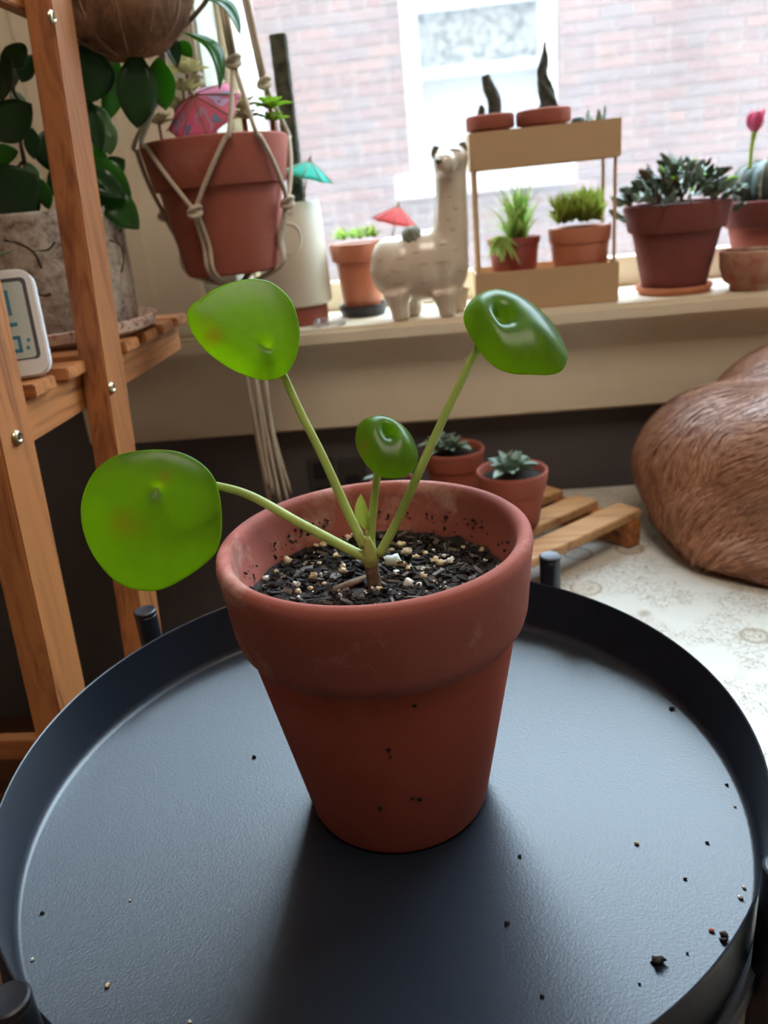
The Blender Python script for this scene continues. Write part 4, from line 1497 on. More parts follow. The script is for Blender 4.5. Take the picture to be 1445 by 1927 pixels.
for k in range(16):
    a = k * 2.399
    r1 = .008 + .012 * rt.random()
    z1 = PY(480, 930, HY).z + rt.uniform(-.02, .02)
    p0 = bott + Vector((math.cos(a) * .006, math.sin(a) * .006, -.008))
    pm = Vector((tb.x + math.cos(a) * r1 * .8, HY + math.sin(a) * r1 * .8, (p0.z + z1) / 2))
    p1 = Vector((tb.x + .004 + math.cos(a) * r1 * 1.25, HY + math.sin(a) * r1 * 1.2, z1))
    MB().tube(spline([p0, pm + Vector((rt.uniform(-.004, .004), 0, .04)), pm - Vector((rt.uniform(-.003, .003), 0, .04)), p1], 6), .0021, 7).build('tassel_cord', 'cord', mh)


# ------------------------------------------------------------------ paper cocktail umbrellas
def umbrella(name, label, apex_, axis, R, hgt, mat, stick_len, n=8, spots_mat=None):
    axis = Vector(axis).normalized()
    t = thing(name, label, 'paper umbrella', apex_)
    u = axis.orthogonal().normalized()
    v = axis.cross(u)
    apex_ = Vector(apex_)
    vs_, fs_ = [apex_], []
    rows = 5
    NS = n * 4
    for j in range(1, rows + 1):
        tt2 = j / rows
        for i in range(NS):
            a = 2 * math.pi * i / NS
            k = (1 - .10 * math.sin(math.pi * (i % 4) / 4) * tt2)
            hh_ = -hgt * (tt2 ** 1.15) + hgt * .05 * math.sin(math.pi * (i % 4) / 4) * tt2
            vs_.append(apex_ + (u * math.cos(a) + v * math.sin(a)) * R * tt2 * k + axis * hh_)
    for i in range(NS):
        fs_.append((0, 1 + i, 1 + (i + 1) % NS))
        for j in range(rows - 1):
            a, b_ = 1 + j * NS + i, 1 + j * NS + (i + 1) % NS
            fs_.append((a, a + NS, b_ + NS, b_))
    cn = MB().add(vs_, fs_).build('canopy', mat, t, solid=.0003)
    for i in range(n):
        a = 2 * math.pi * i / n
        d = u * math.cos(a) + v * math.sin(a)
        MB().tube([apex_ + axis * .001, apex_ + d * R * .5 - axis * (hgt * .45 - .0008), apex_ + d * R * 1.05 - axis * (hgt * 1.03 - .0010)], .0006, 5).build('rib', 'stick', t)
    MB().tube([apex_ + axis * .006, apex_ - axis * stick_len], .0010, 8).build('stick', 'stick', t)
    MB().lathe([(.0022, -.002), (.0020, .003), (.0008, .004)], apex_, 12, axis=axis).build('tip', 'stick', t)
    if spots_mat:
        rn = random.Random(4)
        for (aa, tt3, s, mm) in ((.2, .55, .3, 'pap_lav'), (1.4, .6, .34, 'pap_lav'), (2.7, .62, .3, 'pap_lav'), (4.0, .6, .33, 'pap_lav'), (5.2, .58, .3, 'pap_lav'), (.5, .78, .13, 'pap_blue'), (1.2, .72, .14, 'pap_blue'), (2.4, .75, .13, 'pap_blue'), (3.3, .74, .15, 'pap_blue'), (4.4, .76, .14, 'pap_blue'), (5.6, .74, .12, 'pap_blue')):
            pts = []
            off = .0006 if mm == 'pap_lav' else .0009
            for k in range(14):
                b_ = 2 * math.pi * k / 14
                rr2 = s * (1 + .3 * math.sin(3 * b_ + aa))
                aa2 = aa + rr2 * math.cos(b_) * .9
                t3 = max(.05, min(.97, tt3 + rr2 * math.sin(b_) * .8))
                k2 = (1 - .05 * t3)
                pts.append(apex_ + (u * math.cos(aa2) + v * math.sin(aa2)) * R * t3 * k2 + axis * (-hgt * t3 ** 1.15 + off))
            ctr_ = sum(pts, Vector()) / len(pts) + axis * .0002
            MB().add([ctr_] + pts, [(0, 1 + i, 1 + (i + 1) % 14) for i in range(14)]).build('printed_flower', mm, cn)
    return t


umbrella('cocktail_umbrella', 'pink paper cocktail umbrella with blue print stuck in the hanging pot', PY(364, 180, HY - .055), (-0.22, -0.66, 0.72), .0440, .022, 'pap_pink', .085, spots_mat=True)

# ------------------------------------------------------------------ things on the window sill
S0 = SILL + 0.0005
# cream drum planter with cork pole
wc = PZ(577, 600, SILL)
wcx = PY(577, 560, 1.185).x
WPc = Vector((wcx - .012, 1.180, S0))
sd_ = MB().lathe([(0.001, 0), (0.041, 0), (0.042, 0.002), (0.042, 0.024), (0.040, 0.026), (0.001, 0.026)], WPc, 40).build('pot_stand', 'clay_mid', None, loc=WPc, autos=True)
tag(sd_, 'brown clay stand lifting the cream drum planter off the sill', 'pot stand')
wp0 = WPc + Vector((0, 0, .0263))
wp = thing('planter', 'cream ceramic drum planter with embossed swirl and a dark cork pole', 'planter', wp0)
wh = PY(575, 378, 1.14).z - wp0.z
wpp = MB().lathe([(0.001, 0), (0.046, 0), (0.050, .003), (0.0505, .012), (0.0470, wh - .004), (0.0455, wh), (0.0420, wh - .002), (0.0425, .02), (0.001, .02)], wp0, 56).build('pot', 'cream_pot', wp, autos=True)
for path in (((536, 420), (556, 425), (566, 445), (562, 465), (545, 480), (540, 470)), ((545, 490), (556, 478), (566, 462)), ((530, 395), (545, 400), (552, 392))):
    MB().tube(spline([on_cyl(x, y, wp0, .0482) for x, y in path], 6), .0016, 8).build('embossed_line', 'cream_pot', wpp)
MB().lathe([(0.042, -.003), (0.042, 0), (0.001, .002)], wp0 + Vector((0, 0, wh - .022)), 30).build('soil', 'soil', wp)
pl_t = PY(523, 66, wp0.y + .026)
pl_b = Vector((PY(536, 250, wp0.y + .026).x + .006, wp0.y + .024, wp0.z + wh - .03))
dirp = (pl_t - pl_b)
mp2 = MB()
for i in range(24):
    pass
up2 = dirp.normalized()
pole = MB()
pv, pf = [], []
NS2, NP = 24, 40
for j in range(NP + 1):
    c = pl_b + dirp * (j / NP)
    for i in range(NS2):
        a = 2 * math.pi * i / NS2
        sq = 1 / max(abs(math.cos(a)), abs(math.sin(a))) ** .6
        r = .0115 * sq * (1 + .10 * noise.noise(Vector((math.cos(a) * 2, math.sin(a) * 2, j * .35))))
        pv.append(c + Vector((math.cos(a) * r, math.sin(a) * r, 0)))
for j in range(NP):
    for i in range(NS2):
        i2 = (i + 1) % NS2
        pf.append((j * NS2 + i, j * NS2 + i2, (j + 1) * NS2 + i2, (j + 1) * NS2 + i))
pf.append(tuple(range(NP * NS2, (NP + 1) * NS2)))
pole.add(pv, pf).build('cork_pole', 'moss', wp)
umbrella('cocktail_umbrella', 'teal paper cocktail umbrella standing in the cream planter', PY(583, 303, wp0.y - .026), (.34, -.06, 1), .036, .021, 'pap_teal', .075)

# clear dish beside the planter
cd = PZ(618, 604, SILL)
cdc = Vector((-0.157, 1.128, S0))
o = MB().lathe([(0.001, 0), (0.021, 0), (0.0255, .008), (0.0250, .0085), (0.021, .0015), (0.001, .0012)], cdc, 40).build('clear_dish', 'clear', None, loc=cdc, autos=True)
tag(o, 'small clear plastic dish on the sill beside the cream planter', 'dish')

# terracotta pot with black saucer
bc = Vector((PY(683, 575, 1.205).x, 1.208, S0))
saucer('saucer', 'black plastic saucer under the small clay pot beside the llama', bc, .036, .016, 'black_plastic')
b0 = bc + Vector((0, 0, .006))
hb2 = PY(668, 458, 1.17).z - b0.z
t_, top_, rs_ = potted('potted_sedum', 'bright green sedum in a tapered clay pot on a black saucer', 'potted plant', b0, .027, .043, hb2, .026, 'plastic_pot', n=48, soil=.93)
rn = random.Random(21)
for (dx, dy) in ((-.018, -.008), (-.026, .012), (.006, -.012), (.016, .006), (-.006, .016), (.026, -.006)):
    c = top_ + Vector((dx, dy, .008))
    fo = MB()
    for k in range(40):
        a, el = rn.uniform(0, 6.283), rn.uniform(.1, 1.5)
        d = Vector((math.cos(a) * math.cos(el), math.sin(a) * math.cos(el), math.sin(el)))
        fo.leaf(c, c + d * rn.uniform(.012, .021), .0030, (0, 0, 1), .05, .2, 4)
    fo.build('foliage', 'leaf_lime', t_, kind='stuff')
umbrella('cocktail_umbrella', 'coral red paper cocktail umbrella in the clay pot beside the llama', PY(749, 388, 1.218), (.30, -.05, 1), .034, .024, 'pap_red', .070)

# ------------------------------------------------------------------ ceramic llama planter
LY = 1.137
lbase = Vector((PY(790, 600, LY).x, LY, S0))
ll = thing('llama_planter', 'cream glazed ceramic llama planter standing on the window sill', 'planter', lbase)


def LP(x, y, dy=0.0):
    p = PY(x, y, LY)
    return Vector((p.x, LY + dy, p.z))


lm = MB()
lm.ball(LP(760, 505), (.048, .037, .044), 24, 16)
lm.ball(LP(796, 500), (.054, .038, .048), 24, 16)
lm.ball(LP(836, 492), (.0345, .036, .050), 24, 16)
lm.ball(LP(735, 495), (.028, .031, .035), 24, 16)
lm.tube(spline([LP(842, 490), LP(848, 440, -.004), LP(849, 380, -.006), LP(848, 330, -.008), LP(847, 305, -.010)], 5), lerp_list([.029, .0245, .0215, .021, .022], 5), 20)
lm.ball(LP(848, 300, -.012), (.0235, .026, .0185), 20, 14)
lm.ball(LP(836, 308, -.032), (.016, .018, .0145), 18, 12)
for (x, dy) in ((748, -.020), (836, -.020), (772, .019), (858, .019)):
    pt = LP(x, 545, dy)
    pb2 = Vector((pt.x + .003, LY + dy, S0 + .0005))
    lm.tube([pt, pt.lerp(pb2, .6), pb2], [.0205, .0138, .0128], 18)
lb = remeshed(lm, .0032, 8)
# flatten the feet on the sill
for v in lb.v:
    if v.z < S0 + .0004:
        v.z = S0 + .0004
lbody = lb.build('body', 'llama', ll)
for (x, y, d) in ((818, 284, 1), (872, 276, -1)):
    MB().leaf(LP(x + d * 9, y + 22, -.012), LP(x - d * 1, y - 9, -.010), .015, (0, -1, .1), .06, .4, 8, .9, .003).build('ear', 'llama_dark', ll)
MB().ball(LP(825, 306, -.0475), (.0048, .004, .0036), 12, 8).build('nose', 'llama_dark', ll)
MB().tube(spline([LP(836, 290, -.036), LP(850, 283, -.034), LP(866, 285, -.030)], 5), .0009, 6).build('brow_line', 'llama_mark', ll)


def on_mesh(x, y):
    """nearest point of the llama's skin along the pixel ray"""
    d = ray(x, y).normalized()
    best = None
    for v in lb.v:
        q = v - CAM
        t = q.dot(d)
        e = (q - d * t).length
        if e < .004 and (best is None or t < best[0]):
            best = (t, v)
    return best[1] if best else None


for (x, y, w_) in ((738, 512, 20), (752, 482, 22), (795, 495, 22), (835, 495, 24), (750, 535, 24), (800, 533, 26), (712, 486, 14), (725, 522, 16), (870, 513, 14), (843, 372, 16), (862, 390, 14), (840, 412, 14), (856, 430, 14), (835, 455, 18), (862, 466, 14), (780, 470, 16)):
    a = on_mesh(x - w_ / 2, y)
    b_ = on_mesh(x, y + 2)
    c_ = on_mesh(x + w_ / 2, y - 1)
    if a and b_ and c_:
        MB().tube(spline([a, b_, c_], 4), [.0002, .0006, .0008, .001, .001, .001, .0008, .0006, .0002], 6).build('fleece_mark', 'llama_mark', ll)
MB().lathe([(.0005, 0), (.026, 0), (.026, .002), (.0005, .003)], LP(785, 463) + Vector((0, 0, .001)), 24).build('soil', 'soil', ll)
cc = LP(776, 446, -.012)
ca = thing('cactus', 'round mossy grey cactus growing in the llama planter back', 'cactus', LP(778, 462, -.006))
rib = lambda a, h: .07 * math.cos(9 * a)
MB().lathe([(.010, -.014), (.013, -.006), (.0138, .002), (.0120, .009), (.007, .0135), (.0005, .015)], cc, 54, axis=(-.25, -.5, .8), wob=rib).build('body', 'cactus_pale', ca)
sp_ = MB()
for k in range(160):
    a, el = rn.uniform(0, 6.283), rn.uniform(-.4, 1.5)
    d = Vector((math.cos(a) * math.cos(el), math.sin(a) * math.cos(el), math.sin(el)))
    p = cc + d * .0125
    s = d.orthogonal().normalized() * .0003
    sp_.add([p - s, p + s, p + d * .004], [(0, 1, 2)])
sp_.build('spines', 'spine', ca, kind='stuff')

# ------------------------------------------------------------------ tan two-tier stand
X0, X1, Y0, Y1 = 0.049, 0.2415, 1.122, 1.215
sd2 = thing('two_tier_stand', 'tan metal two-tier plant stand with tray shelves on the sill', 'plant stand', ((X0 + X1) / 2, (Y0 + Y1) / 2, S0))


def tier(z0, z1, floor):
    th = .002
    MB().box2((X0, Y0, z0), (X1, Y0 + th, z1)).build('front_panel', 'tan', sd2, smooth=False, bevel=.0006)
    MB().box2((X0, Y1 - th, z0), (X1, Y1, z1)).build('back_panel', 'tan', sd2, smooth=False, bevel=.0006)
    for xa in (X0, X1 - th):
        MB().box2((xa, Y0 + th, z0), (xa + th, Y1 - th, z1)).build('side_panel', 'tan', sd2, smooth=False, bevel=.0006)
    MB().box2((X0 + th, Y0 + th, floor), (X1 - th, Y1 - th, floor + th)).build('shelf', 'tan', sd2, smooth=False)


tier(S0, .7195, S0 + .034)
tier(.849, .894, .855)
for xa in (X0 + .004, X1 - .008):
    for ya in (Y0 + .004, Y1 - .008):
        MB().box2((xa, ya, .70), (xa + .004, ya + .004, .86)).build('upright', 'tan', sd2, smooth=False, bevel=.0005)
zs = S0 + .0362
zt = .8572

# pots on the upper shelf
c = Vector((PY(922, 230, 1.165).x, 1.165, zt))
h1 = PY(922, 217, 1.165).z - zt
t_, top_, rs_ = potted('potted_cactus', 'grey column cactus with a small offset in a clay pot on the tan stand', 'potted cactus', c, .024, .0325, h1, .018, 'clay_mid', soil=.9)
cl = MB().tube(spline([top_ + Vector((.006, 0, -.004)), PY(930, 190, 1.165), PY(920, 165, 1.165), PY(913, 142, 1.165)], 6), lerp_list([.0085, .0088, .0082, .0052], 6), 16).build('column', 'cactus_grey', t_)
MB().tube(spline([top_ + Vector((-.013, -.004, -.004)), PY(906, 208, 1.16), PY(905, 198, 1.16)], 5), lerp_list([.005, .0045, .0018], 5), 12).build('offset', 'cactus_grey', t_)
c = Vector((PY(1022, 222, 1.170).x, 1.168, zt))
h1 = PY(1022, 206, 1.168).z - zt
t_, top_, rs_ = potted('potted_cactus', 'twisted tapering cactus in a clay pot on the tan stand', 'potted cactus', c, .028, .0365, h1, .018, 'clay_mid', soil=.9)
tw = MB()
tv, tf_ = [], []
path = spline([top_ + Vector((.006, 0, -.006)), PY(1031, 190, 1.168), PY(1026, 165, 1.168), PY(1020, 138, 1.168), PY(1024, 110, 1.168), PY(1025, 78, 1.168)], 8)
rad = lerp_list([.0115, .0105, .0080, .0062, .0042, .0008], 8)
for j, (p, r) in enumerate(zip(path, rad)):
    for i in range(16):
        a = 2 * math.pi * i / 16
        k = r * (1 + .28 * math.cos(4 * (a + j * .11)))
        tv.append(p + Vector((math.cos(a) * k, math.sin(a) * k, 0)))
for j in range(len(path) - 1):
    for i in range(16):
        i2 = (i + 1) % 16
        tf_.append((j * 16 + i, j * 16 + i2, (j + 1) * 16 + i2, (j + 1) * 16 + i))
tw.add(tv, tf_).build('column', 'cactus_grey', t_)
for nm, x, y, lab, kind in (('potted_cactus', 1088, 222, 'tiny round dark cactus in a small pot on the tan stand', 0), ('potted_cactus', 1121, 218, 'tiny succulent with upright leaves in a small pot on the tan stand', 1)):
    c = Vector((PY(x, y, 1.165).x, 1.165, zt))
    t_, top_, rs_ = potted(nm, lab, 'potted cactus', c, .0090, .0104, .030, .008, 'clay_mid', n=24, soil=.85, out=.002, lipw=.003)
    if kind == 0:
        MB().lathe([(.006, -.006), (.009, .002), (.0095, .008), (.007, .015), (.0005, .0175)], top_, 40, wob=lambda a, h: .08 * math.cos(10 * a)).build('body', 'cactus', t_)
    else:
        for k in range(7):
            a = k * 2.4
            MB().leaf(top_ - Vector((0, 0, .004)), top_ + Vector((math.cos(a) * .012, math.sin(a) * .012, .028 - .002 * k)), .008, (math.cos(a), math.sin(a), .6), .12, .3, 6, .8, .002).build('leaf', 'leaf_sage', t_)


def blades(parent, c, n, L0, L1, w, mat, seed, spread=1.0, droop=.35, name='foliage', el0=.5, xlim=(-9, 9)):
    rn2 = random.Random(seed)
    m = MB()
    for k in range(n):
        a, el = rn2.uniform(0, 6.283), rn2.uniform(el0, 1.5)
        d = Vector((math.cos(a) * math.cos(el) * spread, math.sin(a) * math.cos(el) * spread * .55, math.sin(el)))
        L = rn2.uniform(L0, L1)
        p0 = Vector(c) + Vector((rn2.uniform(-.012, .012), rn2.uniform(-.01, .01), -.003))
        if not xlim[0] < p0.x + d.x * L < xlim[1]:
            continue
        m.leaf(p0, p0 + d * L, w * rn2.uniform(.7, 1.2), Vector((0, 0, 1)) + d * -.2, .08, .3, 8, .55, 0, droop * rn2.uniform(.3, 1.3) * math.cos(el))
    return m.build(name, mat, parent, kind='stuff')


c = Vector((PY(968, 505, 1.168).x, 1.168, zs))
h1 = PY(968, 448, 1.14).z - zs
t_, top_, rs_ = potted('potted_spider_plant', 'spider plant with trailing pale blades in a maroon plastic pot', 'potted plant', c, .030, .0375, h1, .010, 'maroon', soil=.9, n=40, out=.002, lipw=.003)
blades(t_, top_ + Vector((.006, 0, 0)), 120, .050, .090, .0060, 'leaf_spider', 5, xlim=(X0 + .008, .143))
tr = MB()
rn3 = random.Random(9)
for k in range(26):
    p0 = PY(945, 445, 1.135)
    a = rn3.uniform(0, 6.283)
    q = PY(945 + rn3.uniform(-30, 35), rn3.uniform(455, 500), 1.128)
    tr.leaf(p0, Vector((q.x, 1.1275 + rn3.uniform(.001, .006), max(q.z, .7205))), .0055, (0, -1, .6), .12, .3, 8, .6)
tr.build('trailing_blades', 'leaf_spider', t_, kind='stuff')
c = Vector((PY(1090, 500, 1.168).x, 1.166, zs))
h1 = PY(1090, 428, 1.135).z - zs
t_, top_, rs_ = potted('potted_haworthia', 'bushy yellow-green succulent in a clay plastic pot on the lower tan shelf', 'potted plant', c, .036, .0435, h1, .020, 'plastic_pot', soil=.93, n=44, out=.002, lipw=.004)
rn3 = random.Random(31)
m = MB()
for k in range(22):
    c2 = top_ + Vector((rn3.uniform(-.030, .026), rn3.uniform(-.016, .016), .006))
    for q in range(22):
        a, el = rn3.uniform(0, 6.283), rn3.uniform(.45, 1.5)
        d = Vector((math.cos(a) * math.cos(el), math.sin(a) * math.cos(el), math.sin(el)))
        tip_ = c2 + d * rn3.uniform(.030, .050)
        if not .147 < tip_.x < X1 - .012 or c2.x < .147:
            continue
        m.leaf(c2, tip_, .0055, Vector((0, 0, 1)) - d * .3, .06, .3, 5, .7)
m.build('foliage', 'leaf_haw', t_, kind='stuff')

# ------------------------------------------------------------------ pots at the right end of the sill
fc = Vector((PY(1436, 540, 1.222).x + .008, 1.224, S0))
ec = Vector((PY(1262, 545, 1.185).x, 1.172, S0))
saucer('saucer', 'thin orange clay saucer under the dark bushy succulent pot', ec, .0520, .010, 'clay_light')
e0 = ec + Vector((0, 0, .0040))
he = PY(1262, 385, 1.105).z - e0.z
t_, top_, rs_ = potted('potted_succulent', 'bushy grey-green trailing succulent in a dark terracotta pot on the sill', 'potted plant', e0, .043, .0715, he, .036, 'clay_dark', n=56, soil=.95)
rn4 = random.Random(17)
bm_ = {}
for mt in ('leaf_bush', 'leaf_sage', 'leaf_lime', 'leaf_brown'):
    ob = MB().leaf((0, 0, 0), (0, 0, .019), .0095, (0, -1, 0), .10, .25, 6, .75, .0012).build('leaf', mt, None)
    bm_[mt] = ob.data
    COL.objects.unlink(ob)
    bpy.data.objects.remove(ob)
for k in range(340):
    a, r = rn4.uniform(0, 6.283), math.sqrt(rn4.random())
    hz = .046 * (1 - r * r) * rn4.uniform(.4, 1.1)
    p = top_ + Vector((math.cos(a) * r * .078, math.sin(a) * r * .07, hz + .002 - (.016 if r > .93 else 0)))
    if math.hypot(p.x - e0.x, p.y - e0.y) < .0735 and p.z < top_.z + .004:
        p.z = top_.z + .005
    d = Vector((math.cos(a) * r * 1.1 + rn4.uniform(-.5, .5), math.sin(a) * r + rn4.uniform(-.5, .5), rn4.uniform(.1, .9))).normalized()
    s = rn4.uniform(.7, 1.25)
    if min(math.hypot(q_.x - fc.x, q_.y - fc.y) for q_ in (p, p + d * .021 * s)) < .081:
        continue
    mt = rn4.choices(['leaf_bush', 'leaf_sage', 'leaf_lime', 'leaf_brown'], [60, 28, 6, 8])[0]
    o = bpy.data.objects.new('leaf', bm_[mt])
    COL.objects.link(o)
    o.parent = t_
    o.location = p - t_.location
    o.rotation_euler = (d.to_track_quat('Z', 'Y') @ Matrix.Rotation(rn4.uniform(0, 6.28), 3, 'Z').to_quaternion()).to_euler()
    o.scale = (s, s, s)

wsc = fc.copy()
saucer('saucer', 'white saucer under the large cactus pot at the end of the sill', wsc, .0560, .014, 'white_paint')
f0 = fc + Vector((0, 0, .0060))
hf = PY(1436, 378, 1.155).z - f0.z
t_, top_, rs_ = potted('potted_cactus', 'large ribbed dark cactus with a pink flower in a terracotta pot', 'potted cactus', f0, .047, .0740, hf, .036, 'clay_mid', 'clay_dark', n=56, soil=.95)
cb = MB().lathe([(.045, -.012), (.054, .002), (.058, .018), (.055, .034), (.045, .046), (.028, .052), (.010, .052), (.0005, .050)], top_, 120,
                wob=lambda a, h: .085 * (abs(math.cos(5.5 * a)) ** .7 - .5)).build('body', 'cactus', t_)
for k in range(11):
    a = math.pi * k / 5.5
    pr = [(.0555, .004), (.060, .018), (.0572, .034), (.047, .0465), (.030, .053)]
    pts = [top_ + Vector((math.cos(a) * r, math.sin(a) * r, h)) for r, h in pr]
    sr = MB()
    for q in spline(pts, 4):
        nn = (q - (top_ + Vector((0, 0, .015)))).normalized()
        sr.ball(q, .0016, 6, 4, .4)
        for s_ in range(5):
            d = (nn + Vector((rn4.uniform(-.8, .8), rn4.uniform(-.8, .8), rn4.uniform(-.6, .8)))).normalized()
            w_ = d.orthogonal().normalized() * .0003
            sr.add([q - w_, q + w_, q + d * .007], [(0, 1, 2)])
    sr.build('spine_row', 'spine', cb)
fb, ft = PY(1412, 300, 1.195), PY(1420, 245, 1.195)
fl = MB().tube(spline([fb - Vector((0, 0, .012)), fb, PY(1415, 272, 1.195), ft], 6), lerp_list([.0026, .0024, .0026, .0040], 6), 10).build('flower_stalk', 'leaf_haw', t_)
for k in range(12):
    a = k * 2.4
    r0 = .004
    o_ = Vector((math.cos(a), math.sin(a), 0))
    MB().leaf(ft + o_ * r0 * .6 - Vector((0, 0, .003)), ft + o_ * (.003 + .004 * (k % 3)) + Vector((0, 0, .026 - .001 * (k % 4))), .0095, o_, .26 if k % 3 < 2 else .1, -.3, 8, .9).build('petal', 'flower_pink', fl, solid=.0005)

gc = Vector((PY(1413, 550, 1.125).x, 1.131, S0))
hg = PY(1410, 473, 1.105).z - gc.z
gp = thing('clay_bowl', 'small stained clay bowl in front of the large cactus pot', 'bowl', gc)
MB().lathe([(0.001, 0), (.025, 0), (.026, .002), (.026, .007), (.034, .012), (.0400, .030), (.0412, hg - .003), (.0405, hg), (.0375, hg), (.0370, hg - .004), (.036, .024), (.020, .013), (.001, .013)], gc, 48).build('bowl', 'clay_stain', gp)
MB().lathe([(.0365, -.003), (.0365, 0), (.001, .001)], gc + Vector((0, 0, hg - .010)), 30).build('soil', 'soil', gp)

# ------------------------------------------------------------------ daybed with printed quilt
BZ = 0.400
poly = [Vector((-0.085, 1.150)), Vector((0.100, 0.590)), Vector((0.185, 0.300)), Vector((0.30, -0.05)), Vector((1.60, -0.05)), Vector((1.60, 1.150))]


def inset(k):
    c = Vector((.85, .6))
    out = []
    n = len(poly)
    for i in range(n):
        a, b_, d = poly[i - 1], poly[i], poly[(i + 1) % n]
        n1 = Vector((-(b_ - a).y, (b_ - a).x)).normalized()
        n2 = Vector((-(d - b_).y, (d - b_).x)).normalized()
        bi = (n1 + n2).normalized()
        out.append(b_ + bi * (k / max(.4, bi.dot(n1))))
    return out


bd = thing('daybed', 'low daybed under the window with a cream quilt in brown floral print', 'bed', (.85, .6, 0))
rings = [(0.006, .03), (0.0, .06), (0.0, BZ - .05), (0.006, BZ - .022), (0.02, BZ - .006), (0.042, BZ), (0.12, BZ + .0)]
sub_ = []
for ins, z in rings:
    pp_ = inset(ins)
    row = []
    for i in range(len(pp_)):
        a, b_ = pp_[i], pp_[(i + 1) % len(pp_)]
        for k in range(10):
            q = a.lerp(b_, k / 10)
            row.append(Vector((q.x, q.y, z)))
    sub_.append(row)
n = len(sub_[0])
vs_ = [p for r in sub_ for p in r]
fs_ = [(j * n + i, j * n + (i + 1) % n, (j + 1) * n + (i + 1) % n, (j + 1) * n + i) for j in range(len(sub_) - 1) for i in range(n)]
fs_.append(tuple(range((len(sub_) - 1) * n, len(sub_) * n)))
fs_.append(tuple(reversed(range(n))))
MB().add(vs_, fs_).build('quilt', 'quilt', bd, autos=True)

# slatted trivet on the bed with small pots
dv = Vector((0.763, 0.646, 0)).normalized()
nv = Vector((-dv.y, dv.x, 0))
E1 = Vector((0.2180, 0.9285, 0))
RZ = BZ + .0008
rk_ = thing('slatted_rack', 'low wooden slatted rack lying on the quilt under small pots', 'rack', (E1.x - .1, E1.y, RZ))
rotm = Matrix((dv, nv, Vector((0, 0, 1)))).transposed()
for k in range(5):
    Lk = .285 - (.012 if k else 0)
    ce = E1 + nv * (.058 * k) - dv * (Lk / 2 + (.010 if k else 0))
    MB().box((ce.x, ce.y, RZ + .0385), (Lk, .036, .011), rotm).build('slat', 'wood_rack', rk_, smooth=False, bevel=.0012)
for dd in (.016, .24):
    ce = E1 + nv * .113 - dv * dd
    MB().box((ce.x, ce.y, RZ + .0165), (.022, .268, .032), rotm).build('crossbar', 'wood_y', rk_, smooth=False, bevel=.0015)
rt_ = RZ + .0442
SM = (((963, 882), .892, .0435, 'small sage-green succulent in a clay pot nearest the end of the slatted rack', 77), ((853, 842), .988, .0415, 'small sage-green succulent in a clay pot next to the wall on the slatted rack', 78), ((738, 905), .93, .0300, 'smallest sage succulent in a tiny clay pot on the slatted rack', 79))
for (pxy, Y, rr_, lab, sd) in SM:
    q = PY(pxy[0], pxy[1], Y)
    c = Vector((q.x, Y, rt_))
    hs_ = max(.055, q.z - rt_)
    t_, top_, rs_ = potted('potted_succulent', lab, 'potted plant', c, rr_ * .70, rr_, hs_, hs_ * .34, 'clay_mid', n=44, soil=.86, out=.002, lipw=.0055)
    rn5 = random.Random(sd)
    for g in range(5 if rr_ > .035 else 2):
        ac = rn5.uniform(0, 6.28)
        cr = top_ + Vector((math.cos(ac) * rr_ * .28 - .008, math.sin(ac) * rr_ * .25, .004))
        for k in range(11):
            a = k * 2.4 + g
            el = .15 + 1.1 * k / 11
            d = Vector((math.cos(a) * math.cos(el), math.sin(a) * math.cos(el), math.sin(el)))
            L = rn5.uniform(.026, .036) * (1 - .35 * k / 11)
            MB().leaf(cr, cr + d * L, L * .44, Vector((0, 0, 1)) - d * .2, .10, .35, 7, .85, .0015).build('leaf', 'leaf_sage', t_)

# ------------------------------------------------------------------ dog asleep on the bed
dg0 = Vector((.50, .90, BZ))
dog = thing('dog', 'russet brown short-haired dog curled up on the printed quilt', 'dog', dg0)
dm = MB()


def E(c, r, rz=0, ry=0):
    dm.ball(c, r, 24, 16, 0, Matrix.Rotation(rz, 3, 'Z') @ Matrix.Rotation(ry, 3, 'Y'))


E((.345, .945, .487), (.118, .112, .098))
E((.395, .900, .492), (.125, .115, .100))
E((.410, .850, .462), (.135, .082, .070), -.35)      # thigh
E((.330, .885, .455), (.085, .075, .062))
E((.46, 1.000, .515), (.135, .110, .108))
E((.60, 1.000, .510), (.150, .115, .112))
E((.75, .940, .500), (.115, .115, .105))             # shoulder
dm.tube(spline([Vector((.77, .90, .51)), Vector((.80, .80, .50)), Vector((.75, .71, .475))], 5), lerp_list([.085, .068, .062], 5), 18)   # neck
E((.715, .685, .468), (.066, .058, .055), .3)         # skull
dm.tube([Vector((.69, .675, .458)), Vector((.635, .668, .440)), Vector((.600, .670, .432))], [.040, .031, .022], 16)   # muzzle
dm.tube(spline([Vector((.45, .80, .43)), Vector((.52, .745, .422)), Vector((.585, .742, .418))], 5), lerp_list([.045, .026, .019], 5), 14)   # hind shank
E((.605, .745, .416), (.034, .020, .016))             # hind paw
dm.tube(spline([Vector((.80, .84, .45)), Vector((.78, .76, .425)), Vector((.70, .745, .418)), Vector((.66, .75, .416))], 5), lerp_list([.050, .030, .020, .018], 5), 14)  # forearm
E((.645, .752, .415), (.030, .019, .015))
dm.tube(spline([Vector((.262, .92, .45)), Vector((.29, .835, .425)), Vector((.36, .775, .418)), Vector((.44, .735, .414)), Vector((.52, .700, .412))], 6), lerp_list([.032, .026, .021, .016, .008], 6), 14)  # tail
db = remeshed(dm, .009, 10)
for v in db.v:
    if v.z < BZ + .001:
        v.z = BZ + .001
dbody = db.build('body', 'skin', dog, sub=1)
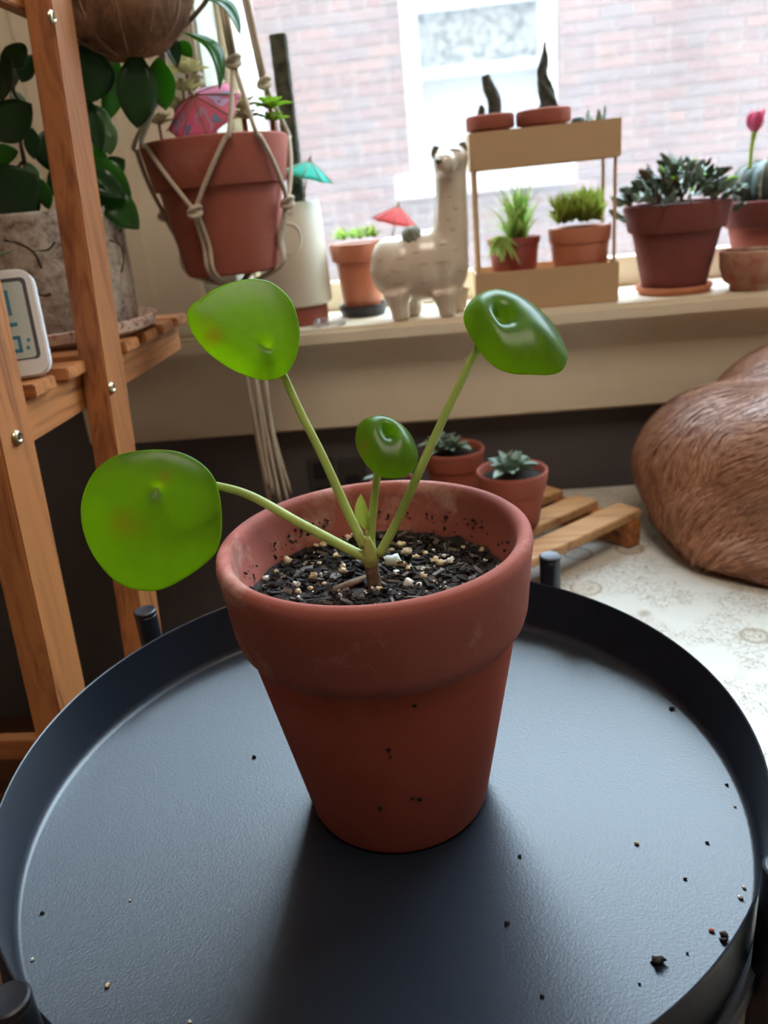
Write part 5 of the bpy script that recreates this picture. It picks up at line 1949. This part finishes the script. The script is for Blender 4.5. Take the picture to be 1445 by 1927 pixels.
for s, rz in ((Vector((.745, .635, .500)), 0), (Vector((.735, .735, .510)), 0)):
    MB().leaf(s, s + Vector((.045, -.03 if s.y < .7 else .04, -.055)), .055, (0, -1 if s.y < .7 else 1, .5), .15, -.2, 10, .8, .006).build('ear', 'skin', dbody)
MB().ball((.588, .670, .438), (.012, .013, .010), 14, 10).build('nose', 'nose', dbody)
for yy in (.640, .728):
    MB().tube(spline([Vector((.668, yy, .492)), Vector((.660, yy - (.006 if yy < .7 else -.006), .486)), Vector((.650, yy, .484))], 4), .002, 6).build('closed_eye', 'nose', dbody)
# coat: short hairs lying along the body
fur = MB()
me = dbody.data
rnf = random.Random(2)
tri = []
acc = 0
cum = []
ofs = dg0
for pl in me.polygons:
    c = pl.center + ofs
    if pl.normal.y > .75 and c.y > 1.0:
        continue
    acc += pl.area * (1.0 if c.x < .62 else .35)
    cum.append(acc)
    tri.append(pl)
import bisect
FV, FF = [], []
mev = me.vertices
for k in range(64000):
    pl = tri[min(len(tri) - 1, bisect.bisect(cum, rnf.random() * acc))]
    ids = pl.vertices
    a, b_, c_ = mev[ids[0]].co, mev[ids[1]].co, mev[ids[2 if rnf.random() < .5 or len(ids) < 4 else 3]].co
    r1, r2 = rnf.random(), rnf.random()
    if r1 + r2 > 1:
        r1, r2 = 1 - r1, 1 - r2
    p = a + (b_ - a) * r1 + (c_ - a) * r2 + ofs
    n_ = pl.normal
    # hair lies towards the rump and down the flanks
    fl_ = Vector((-.75, -.25, -.45)) + Vector((noise.noise(p * 14), noise.noise(p * 14 + Vector((7, 0, 0))), noise.noise(p * 14 + Vector((0, 9, 0))))) * .9
    fl_ = (fl_ - n_ * fl_.dot(n_))
    if fl_.length < 1e-4:
        continue
    fl_.normalize()
    L = rnf.uniform(.012, .026)
    w_ = n_.cross(fl_) * rnf.uniform(.00035, .0007)
    p1 = p + fl_ * L * .5 + n_ * .0022
    p2 = p + fl_ * L + n_ * rnf.uniform(.0006, .0028)
    if p2.z < BZ + .0006:
        continue
    o_ = len(FV)
    FV += [p - w_, p + w_, p1 + w_ * .8, p1 - w_ * .8, p2]
    FF += [(o_, o_ + 1, o_ + 2, o_ + 3), (o_ + 3, o_ + 2, o_ + 4)]
fm = bpy.data.meshes.new('fur')
fm.from_pydata([p - ofs for p in FV], [], FF)
fm.materials.append(MT['fur'])
fo_ = bpy.data.objects.new('fur', fm)
COL.objects.link(fo_)
fo_.parent = dbody
fo_['kind'] = 'stuff'
